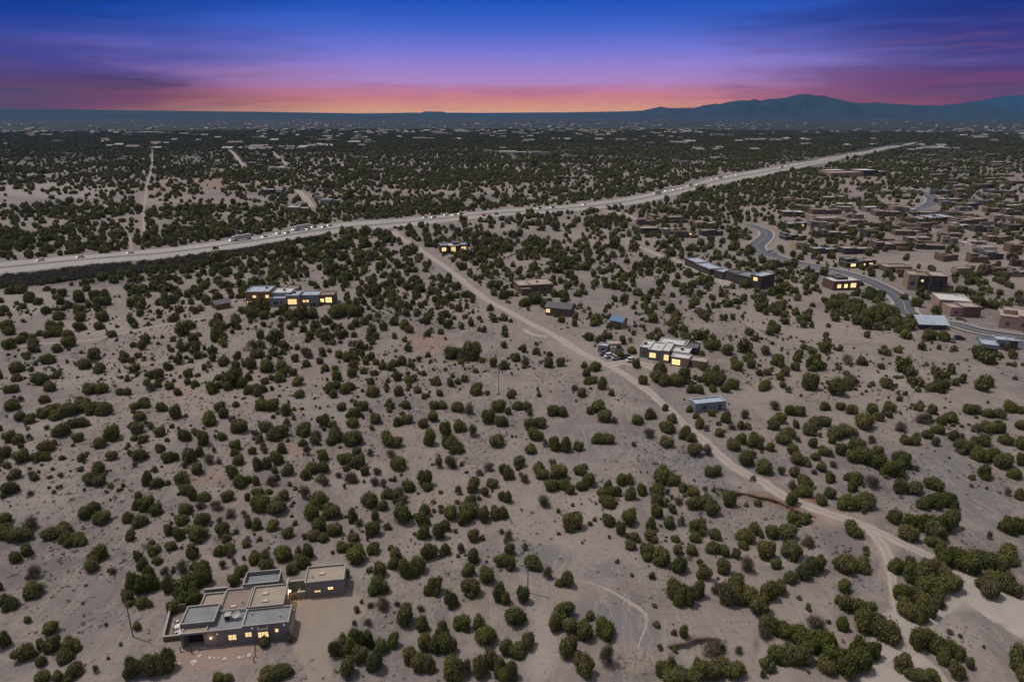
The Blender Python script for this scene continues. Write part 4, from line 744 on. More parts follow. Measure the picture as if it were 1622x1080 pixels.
# houses and yards on the far side of the highway
FARH = [(430, 307, 34, 'dark', 'bluewhite'), (445, 311, 16, 'dark', 'white'), (470, 336, 34, 'tan', 'white'), (452, 333, 16, 'tan', 'white'), (523, 323, 30, 'blue', 'bluewhite'), (505, 317, 14, 'pale', 'white'), (488, 302, 10, 'tan', 'white'), (402, 263, 22, 'dark', 'white'), (412, 267, 18, 'dark', 'white'), (447, 271, 32, 'tan', 'white'), (418, 241, 20, 'dark', 'white'),
        (400, 249, 16, 'dark', 'tan'), (248, 237, 24, 'pale', 'white'), (166, 259, 10, 'tan', 'white'), (130, 252, 12, 'tan', 'tan'), (310, 217, 22, 'dark', 'white'), (237, 212, 50, 'pale', 'white'), (200, 215, 14, 'pale', 'white'), (75, 206, 30, 'pale', 'white'), (132, 207, 16, 'pale', 'white'), (90, 226, 16, 'pale', 'white'), (408, 220, 20, 'pale', 'white'), (530, 225, 26, 'dark', 'white'), (490, 220, 14, 'tan', 'white'),
        (548, 208, 22, 'pale', 'white'), (612, 208, 34, 'pale', 'white'), (566, 253, 16, 'tan', 'white'), (670, 222, 34, 'pale', 'white'), (785, 214, 40, 'pale', 'tan'), (812, 245, 44, 'pale', 'white'), (778, 243, 24, 'pale', 'pink'), (856, 245, 30, 'pale', 'pink'), (905, 251, 24, 'pale', 'pink'), (568, 222, 20, 'pale', 'white'), (650, 212, 20, 'pale', 'tan'), (700, 214, 30, 'pale', 'tan'),
        (950, 239, 12, 'tan', 'white'), (1072, 258, 12, 'pale', 'white'), (1143, 254, 22, 'pale', 'white'), (1145, 216, 36, 'pale', 'tan'), (1000, 204, 26, 'pale', 'tan'), (1066, 209, 12, 'pale', 'white'), (1590, 262, 30, 'brown', 'white'), (1576, 249, 24, 'brown', 'white'), (990, 240, 16, 'dark', 'white')]
farsp = sorted(FARH, key=lambda q: q[0])
for e in FARH:
    px, py, w_, wc, rc = e; mpp = 1 / ppm(px, py); same = [q for q in farsp if q[3] == wc and q[4] == rc and abs(q[1] - py) < 14]; i = same.index(e)
    where = 'just beyond the highway' if py > 290 else 'in the scrub plain beyond the highway' if py > 236 else 'in the town on the far plain'
    lab = '%s building, %s roof, %s' % (COLW[wc], COLW[rc], where) + ('' if len(same) == 1 else ', rightmost there' if i == len(same) - 1 else ', ' + (SEQ + ['eighth from left', 'ninth from left', 'tenth from left', 'eleventh from left', 'twelfth from left', 'thirteenth from left', 'fourteenth from left'])[min(i, 13)] + ' there')
    h = np.interp(py, [205, 250, 320], [9, 6.5, 4.6]); D = min(w_ * mpp * .5, 60)
    bld('plain_building', lab, 'building', (px - w_ / 2, py), (px + w_ / 2, py), [(0, .6, 0, D, h, wc, rc), (.6, 1, D * .15, D * .9, h * .8, wc, rc)], far=True, group='buildings beyond the highway')
# the many small buildings of the far town
tw = [(MB(), MB())]; 
TR_ = [plain('town_roof_%d' % i, c, .8, .1, .1) for i, c in enumerate(((.34, .33, .32), (.22, .18, .16), (.28, .30, .33), (.42, .41, .40), (.2, .18, .17), (.26, .24, .22)))]
TB = []
for wk in range(6):
    mb = MB(); w2, d2, h2 = rr_.uniform(6, 14), rr_.uniform(5, 9), rr_.uniform(3.5, 5.0); rs = d2 * rr_.uniform(.35, .6)
    mb.add([(-w2, -d2, -3), (w2, -d2, -3), (w2, d2, -3), (-w2, d2, -3), (-w2, -d2, h2), (w2, -d2, h2), (w2, d2, h2), (-w2, d2, h2), (-w2, 0, h2 + rs), (w2, 0, h2 + rs)], [(0, 1, 5, 4), (2, 3, 7, 6), (1, 2, 6, 9, 5), (3, 0, 4, 8, 7)])
    for sg in (-1, 1): mb.add([(-w2 - .4, sg * (d2 + .5), h2 - .1), (w2 + .4, sg * (d2 + .5), h2 - .1), (w2 + .4, 0, h2 + rs + .12), (-w2 - .4, 0, h2 + rs + .12)], [(0, 1, 2, 3)] if sg < 0 else [(0, 3, 2, 1)], 1)
    a = w2 * rr_.uniform(.2, .5); mb.box(-w2 - a, -w2 - .01, -d2 * .6, d2 * .7, -3, h2 * .75, 0); mb.box(-w2 - a - .2, -w2 - .012, -d2 * .65, d2 * .75, h2 * .753, h2 * .75 + .25, 1)
    TB.append(mb.mesh('town_building', [[WALLC['grey'], WALLC['tan'], WALLC['brown']][wk % 3], TR_[wk]]))
n_t = 0; TOWNREST = []
while n_t < 900:
    py = rr_.choice([rr_.uniform(190, 200), rr_.uniform(197, 212), rr_.uniform(205, 240)], p=[.3, .42, .28]); px = rr_.uniform(-20, 1640)
    dens = 0.06 + 1.6 * max(0, float(vn(px / 60, py / 7)) + .12) + (.3 if 380 < px < 1050 and py < 225 else 0)
    if rr_.random() > dens: continue
    p = flat(px, py); p = p + rr_.normal(0, 12, 2); n_t += 1
    TOWNREST.append((py, px, p[0], p[1], float(Hh(*p)), rr_.uniform(-.6, .6), int(rr_.integers(0, 6)), rr_.uniform(.8, 1.8) * (1.5 if rr_.random() < .08 else 1)))
TOWNREST.sort(key=lambda q: -q[0])
def tlabel(px, py):
    a = 'far left edge' if px < 160 else 'outer left' if px < 330 else 'left' if px < 500 else 'inner left' if px < 650 else 'middle, left of the mesa' if px < 800 else 'middle, right of the mesa' if px < 1000 else 'inner right' if px < 1160 else 'right' if px < 1330 else 'outer right' if px < 1480 else 'far right edge'; b_ = 'nearest' if py > 226 else 'nearer' if py > 216 else 'central' if py > 208 else 'further' if py > 202 else 'furthest'
    return 'tiny pale building in the %s rows of the town plain, %s' % (b_, a)
for py, px, x, y, z_, rz, kk, s in TOWNREST[:290]:
    o = obj('town_building', TB[kk]); o.location = (x, y, z_); o.rotation_euler.z = rz; o.scale = (s, s, 1); tag(o, tlabel(px, py), 'building', 'small buildings of the distant town')
TWN = bpy.data.collections.new('town_kinds')
for i, me_ in enumerate(TB): TWN.objects.link(bpy.data.objects.new('w_%02d' % i, me_))

# ------------------------------------------------------------------ utility poles
M['polewood'] = plain('weathered_pole', (0.22, 0.19, 0.165), .95, .15, 4)
def pole(px, py_base, py_top, lab, arm=True):
    g_ = G(px, py_base); s = ppm(px, py_base); th_ = math.asin(CAM_H / math.hypot(np.hypot(*g_[:2]), CAM_H)); h = min(max((py_base - py_top) / s / math.cos(th_), 6), 10.5)
    r = empty('utility_pole', tuple(g_), random.uniform(-.3, .3)); tag(r, lab, 'pole', 'wooden utility poles')
    mb = MB(); mb.tube((0, 0, -.5), (0, 0, h), .13, .09, 9); mb.build('shaft', M['polewood'], r)
    if arm:
        mb = MB(); mb.box(-1.3, 1.3, -.17, -.05, h - .9, h - .76); a_ = mb.build('crossarm', M['bark'], r)
        for x in (-1.15, -.4, .4, 1.15): mb = MB(); mb.tube((x, -.11, h - .757), (x, -.11, h - .55), .06, .04, 7); mb.build('insulator', M['metal'], a_)
        if px > 500 and px < 800: mb = MB(); mb.tube((.28, 0, h - 2.4), (.28, 0, h - 1.6), .2, n=10); mb.build('transformer', M['metal'], r)
for p_ in ((211, 1008, 915, 'thin wooden utility pole on the slope left of the adobe house', False), (836, 938, 893, 'wooden utility pole rising from a bush in the near clearing'), (790, 625, 580, 'utility pole standing alone in the middle clearing'), (157, 577, 541, 'utility pole between two bushes on the left slope'),
           (1247, 574, 560, 'short utility pole on the slope right of the white-roofed house'), (463, 700, 668, 'slim utility pole in the middle scrub left of centre')): pole(*p_)

# ------------------------------------------------------------------ vehicles
M['rubber'] = plain('tyre', (0.02, 0.02, 0.02), .9); M['head'] = glow('headlamp', (1.0, 0.93, 0.78), 14, (1.0, .9, .75)); M['tail'] = glow('tail_lamp', (1.0, 0.09, 0.04), 10, (1.0, .08, .04)); M['off_lamp'] = plain('lamp_off', (.5, .5, .5), .2)
PAINT = {n: plain('car_paint_' + n, c, .3, .04, 1, .5) for n, c in (('white', (.7, .7, .7)), ('black', (.03, .03, .035)), ('silver', (.4, .41, .42)), ('red', (.3, .04, .03)), ('blue', (.05, .1, .25)), ('grey', (.15, .15, .16)))}
def extr(mb_, prof, y0, y1, inset=0.0, mi=0):
    n = len(prof); a = [(x, y0 + inset * (z_ > 1.0), z_) for x, z_ in prof]; b_ = [(x, y1 - inset * (z_ > 1.0), z_) for x, z_ in prof]
    mb_.add(a + b_, [tuple(range(n)), tuple(range(2 * n - 1, n - 1, -1))] + [(i, n + i, n + (i + 1) % n, (i + 1) % n) for i in range(n)], mi)
def wheels(r, xs, yw, rad_):
    for x in xs:
        for y in (-yw, yw):
            mb = MB(); mb.tube((x, y - .12, rad_), (x, y + .12, rad_), rad_, n=14); w_ = mb.build('wheel', M['rubber'], r); mb = MB(); s = 1 if y > 0 else -1; mb.tube((x, y + s * .121, rad_), (x, y + s * .14, rad_), rad_ * .58, n=10); mb.build('rim', M['metal'], w_)
def lamps(r, xf, xb, yw, z, on=True):
    for y in (-yw, yw):
        mb = MB(); mb.box(xf - .01, xf + .05, y - .16, y + .16, z - .09, z + .09); mb.build('headlight', M['head'] if on else M['off_lamp'], r)
        mb = MB(); mb.box(xb - .05, xb + .01, y - .14, y + .14, z - .02, z + .14); mb.build('tail_light', M['tail'] if on else M['off_lamp'], r)
def car(loc, rz, paint, lab, on=True, suv=False, name='parked_car', grp=None):
    r = empty(name, loc, rz); tag(r, lab, 'car', grp); hh = .25 if suv else 0
    mb = MB(); extr(mb, [(-2.25, .35), (-2.3, .8), (-2.1, 1.0 + hh * .4), (-1.0, 1.02 + hh * .4), (1.0, .98 + hh * .4), (2.1, .82 + hh * .3), (2.3, .6), (2.25, .32)], -.9, .9); mb.build('body', PAINT[paint], r, .06)
    mb = MB(); t_ = 1.45 + hh; x0, x1 = (-2.0, -1.75) if suv else (-1.75, -1.1)
    extr(mb, [(x0, 1.0 + hh * .4), (x1, t_ - .04), (.35, t_ - .02), (1.1, 1.0 + hh * .4)], -.8, .8, .12); c_ = mb.build('cabin', M['glass'], r)
    mb = MB(); mb.box(x1 + .02, .33, -.66, .66, t_ - .015, t_ + .03); mb.build('roof', PAINT[paint], c_)
    wheels(r, (-1.4, 1.4), .84, .34); lamps(r, 2.29, -2.29, .62, .68, on); return r
M['trailer'] = plain('trailer_side', (0.42, 0.41, 0.40), .6)
def truck(loc, rz, lab, on=True, grp=None, paint='white'):
    r = empty('semi_truck', loc, rz); tag(r, lab, 'truck', grp)
    mb = MB(); mb.box(-10, 3.2, -1.27, 1.27, 1.15, 4.0); mb.build('trailer', M['trailer'], r); mb = MB(); mb.box(-9.8, 5.0, -.5, .5, .8, 1.145); mb.build('chassis', M['dark_in'], r)
    mb = MB(); extr(mb, [(3.9, .6), (3.9, 3.6), (5.4, 3.5), (5.9, 2.2), (7.2, 1.9), (7.3, .6)], -1.15, 1.15, .05); mb.build('cab', PAINT[paint], r, .08)
    mb = MB(); mb.add([(5.47, -1, 3.35), (5.47, 1, 3.35), (5.95, 1, 2.3), (5.95, -1, 2.3)], [(0, 1, 2, 3)]); mb.build('windscreen', M['glass'], r)
    wheels(r, (-9, -7.8, 2.0, 3.0, 6.4), 1.1, .5); lamps(r, 7.3, -10.05, .9, 1.1, on); return r
def on_road(s_px, f, rev):
    i = int(np.argmin(np.abs(px_of(hmix(f)[:, 0], hmix(f)[:, 1])[0] - s_px))); i = min(max(i, 1), 418); p = hmix(f)[i]; d = hmix(f)[i + 1] - hmix(f)[i - 1]; a = math.atan2(d[1], d[0]) + (math.pi if rev else 0)
    return (p[0], p[1], float(Hh(*p)) + .23), a
HV = [(70, .30, 1, 'c', 'white', 'white car on the highway nearest the left edge'), (205, .28, 1, 'c', 'white', 'white car on the highway above the left scrub'), (336, .70, 0, 'c', 'black', 'black car on the near lanes, left part of the highway'), (125, .32, 1, 'c', 'silver', 'silver car behind the leftmost white car on the highway'),
      (385, .27, 1, 't', 'white', 'leftmost of two added lorries with blazing headlights in the far lanes'), (425, .30, 1, 'c', 'white', 'white car with lit headlights between the two far-lane lorries'), (470, .25, 1, 't', 'white', 'second added lorry with blazing headlights in the far lanes'), (510, .33, 1, 'c', 'white', 'white car with lit headlights right behind the far-lane lorries'), (548, .68, 0, 'c', 'grey', 'grey car on the near lanes just before the dirt road'),  # lorries are added in place of long white headlight streaks
      (672, .28, 1, 'c', 'white', 'first car with lit headlights beyond the dirt road junction'), (715, .3, 1, 'c', 'white', 'white car with lit headlights following past the dirt road junction'), (768, .7, 0, 'c', 'red', 'red car with tail lights glowing on the near lanes'), (788, .66, 0, 'c', 'blue', 'blue car ahead of the red one on the near lanes'), (850, .30, 1, 'c', 'black', 'black car in the far lanes past the centre'),
      (872, .33, 1, 'c', 'grey', 'dark grey car near the centre of the highway'), (925, .28, 1, 'c', 'white', 'car with lit headlights right of the picture centre'), (960, .70, 0, 'c', 'white', 'white car on the near lanes right of the centre'), (985, .7, 0, 'c', 'grey', 'grey car on the near lanes above the frontage road'), (1040, .30, 1, 't', 'white', 'first added lorry of the bright far-lane row below the mesa'),
      (1068, .32, 1, 'c', 'white', 'white car with lit headlights amid the bright far-lane row'), (1092, .28, 1, 't', 'white', 'second added lorry of the bright far-lane row below the mesa'), (1118, .68, 0, 'c', 'red', 'red car with glowing tail lights beside the bright row'), (1140, .30, 1, 't', 'white', 'third added lorry of the bright far-lane row'), (1166, .3, 1, 'c', 'white', 'white car trailing the third bright lorry'),
      (1236, .34, 1, 't', 'white', 'added lorry with lit headlights on the distant bend of the highway'), (1262, .3, 1, 'c', 'white', 'white car with lit headlights on the distant bend'), (1300, .3, 1, 'c', 'white', 'small distant car on the straight beyond the bend'), (1345, .3, 1, 't', 'white', 'distant added lorry where the highway narrows'), (1370, .35, 1, 'c', 'white', 'furthest but one vehicle, with headlights like a bright speck'), (1405, .3, 1, 't', 'white', 'furthest added lorry on the highway')]
for i_, (s_px, f) in enumerate([(438, .24), (452, .33), (488, .32), (498, .22), (522, .25), (690, .33), (702, .24), (728, .26), (1055, .24), (1080, .33), (1104, .33), (1128, .24), (1152, .33), (1245, .27), (1255, .33), (1272, .24), (1352, .3), (1362, .35)]):  # extra lit cars packed in to stand for the bright light streaks
    HV.append((s_px, f, 1, 'c', ['white', 'silver', 'white', 'grey'][i_ % 4], '%s car with lit headlights, %s of the added pack %s' % (['white', 'silver', 'pale', 'grey'][i_ % 4], ['first', 'second', 'third', 'fourth', 'fifth', 'sixth', 'seventh'][i_ if i_ < 5 else i_ - 5 if i_ < 8 else i_ - 8 if i_ < 13 else i_ - 13], 'above the sprawling house' if i_ < 5 else 'past the dirt road junction' if i_ < 8 else 'below the mesa' if i_ < 13 else 'at the distant bend')))
HV = [h_[:5] + (h_[5].replace('of the added pack', 'in the added line'),) for h_ in HV]
for s_px, f, rev, kd, pt, lab in HV:
    loc, a = on_road(s_px, f, rev)
    if kd == 't': truck(loc, a, lab, True, 'traffic on the highway')
    else: car(loc, a, pt, lab, True, s_px % 2 == 0, 'car', 'traffic on the highway')
for px, py, a, pt, lab, suv in ((966, 566, .5, 'white', 'white car parked nearest the pale shed in the yard', 1), (977, 569, .4, 'silver', 'silver car parked in the middle of the yard', 0), (990, 567, .6, 'black', 'black car parked closest to the white-roofed house', 0), (1001, 573, .3, 'white', 'white car parked at the front of the yard', 1),
                              (627, 362, .2, 'black', 'dark car stopped at the top of the dirt road', 1), (637, 361, .1, 'grey', 'dark grey pickup-sized car beside it at the dirt road junction', 1), (1222, 400, -.3, 'silver', 'silver car parked on the street bend', 0), (1229, 403, -.3, 'white', 'white car parked on the street bend', 0), (1470, 316, .4, 'white', 'white car parked on the small upper street', 0), (1438, 516, .1, 'silver', 'silver car parked left of the white tent roof', 0),
                              (1519, 538, -.2, 'black', 'black car parked in the yard below the white tent roof', 1), (1508, 541, 1.2, 'grey', 'grey car parked at an angle below the white tent roof', 0), (958, 562, .3, 'grey', 'grey car at the left end of the yard cars', 0), (497, 486, .2, 'black', 'black car parked at the sprawling brown and blue house', 1), (1290, 411, -.3, 'black', 'black car on the winding street', 0)):
    g_ = G(px, py); car((g_[0], g_[1], g_[2] + .18), a, pt, lab, False, bool(suv), 'parked_car', 'parked cars'); BUILT.append((g_[0], g_[1], 3.2))
BUILT += [(*G(px, py)[:2], r_) for px, py, r_ in ((980, 572, 9), (1000, 576, 7), (1040, 592, 5), (1075, 596, 5), (1340, 463, 7), (455, 490, 7), (500, 490, 6), (720, 405, 5), (1480, 528, 10), (1510, 540, 9), (1180, 464, 6))]
# ------------------------------------------------------------------ junipers
def crown_mesh(name, seed, nleaf, m, leaf=0.12, core=True, dry=False, sub=2, squash=1.0):
    r = np.random.default_rng(seed); nb = int(r.integers(7, 11)); B = []
    for i in range(nb):
        a = r.uniform(0, 6.283); d = 0.60 * math.sqrt(r.random()) if i else 0.0; rr = r.uniform(0.26, 0.48) if i else 0.56
        zc = r.uniform(0.24, 1.12) * (1 - .45 * d) if i else 0.55
        B.append((d * math.cos(a), d * math.sin(a), zc * squash, rr))
    B = np.array(B); vs = []; fs = []; tint = []
    if core:
        import bmesh
        for bx, by, bz, br in B:
            bm = bmesh.new(); bmesh.ops.create_icosphere(bm, subdivisions=sub, radius=1.0)
            n0 = len(vs)
            for v in bm.verts:
                k = 1 + 0.22 * float(vn(v.co.x * 2.2 + seed, v.co.y * 2.2 + v.co.z * 1.7 + bx * 9)) * 2
                vs.append((bx + v.co.x * br * 0.84 * k, by + v.co.y * br * 0.84 * k, max(0.02, bz + v.co.z * br * 1.15 * k)))
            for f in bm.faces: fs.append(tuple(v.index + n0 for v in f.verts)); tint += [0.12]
            bm.free()
    cnt = 0; tries = 0
    wts = B[:, 3] ** 2; wts /= wts.sum()
    while cnt < nleaf and tries < nleaf * 6:
        tries += 1; b = B[r.choice(nb, p=wts)]; d = r.normal(size=3); d /= np.linalg.norm(d)
        if d[2] < -0.55: continue
        rr = b[3] * (r.uniform(0.84, 1.10 + .28 * (r.random() < .25)) if not dry else r.uniform(0.35, 1.15)); p = b[:3] + d * rr * np.array([1, 1, 1.25])
        if p[2] < 0.03: continue
        if not dry and any(np.linalg.norm((p - q[:3])) < q[3] * 0.78 for q in B): continue
        n = d + r.normal(size=3) * 0.55; n /= np.linalg.norm(n)
        upv = np.array([0, 0, 1.0]) + d * 0.7 + r.normal(size=3) * 0.35; t1 = upv - n * (upv @ n); t1 /= np.linalg.norm(t1) + 1e-6; t2 = np.cross(n, t1)
        s = leaf * r.uniform(0.6, 1.35); l = s * (1.5 if not dry else 2.2); w_ = s * (0.8 if not dry else 0.22)
        n0 = len(vs); vs += [tuple(p - t1 * l * .6 - t2 * w_ * .5), tuple(p - t1 * l * .5 + t2 * w_ * .6), tuple(p + t1 * l * .55 + t2 * w_ * .35), tuple(p + t1 * l * .75 - t2 * w_ * .15)]
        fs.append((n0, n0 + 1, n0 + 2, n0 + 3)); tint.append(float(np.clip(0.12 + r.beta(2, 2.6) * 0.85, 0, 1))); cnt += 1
    V = np.array(vs); ext = max(V[:, 0].max() - V[:, 0].min(), V[:, 1].max() - V[:, 1].min()) / 2
    V[:, :2] /= ext; V[:, 2] *= (1.0 / V[:, 2].max()) * squash
    me = bpy.data.meshes.new(name); me.from_pydata([tuple(v) for v in V], [], fs); me.materials.append(m)
    at = me.attributes.new('tint', 'FLOAT', 'FACE'); at.data.foreach_set('value', np.array(tint, np.float32)); me.update()
    return me       # width 2 (radius 1), height 1: scale by (w/2, w/2, h)
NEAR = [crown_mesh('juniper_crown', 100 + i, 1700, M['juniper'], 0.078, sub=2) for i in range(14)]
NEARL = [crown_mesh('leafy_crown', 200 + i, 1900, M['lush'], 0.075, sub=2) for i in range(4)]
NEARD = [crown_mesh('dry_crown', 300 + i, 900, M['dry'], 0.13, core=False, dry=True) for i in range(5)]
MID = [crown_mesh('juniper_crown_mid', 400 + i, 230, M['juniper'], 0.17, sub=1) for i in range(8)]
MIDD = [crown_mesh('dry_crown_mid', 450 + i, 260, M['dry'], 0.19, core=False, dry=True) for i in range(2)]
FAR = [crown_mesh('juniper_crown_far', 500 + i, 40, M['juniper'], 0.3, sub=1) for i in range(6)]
mb = MB()
for a in range(4):
    th_ = a * 1.6 + .4; mb.tube((0.05 * math.cos(th_), 0.05 * math.sin(th_), -0.15), (0.38 * math.cos(th_), 0.38 * math.sin(th_), 0.62), 0.055, 0.025, 6)
mb.tube((0, 0, -0.2), (0.03, 0.02, 0.7), 0.09, 0.04, 7)
TRUNK = mb.mesh('juniper_trunk', M['bark'])

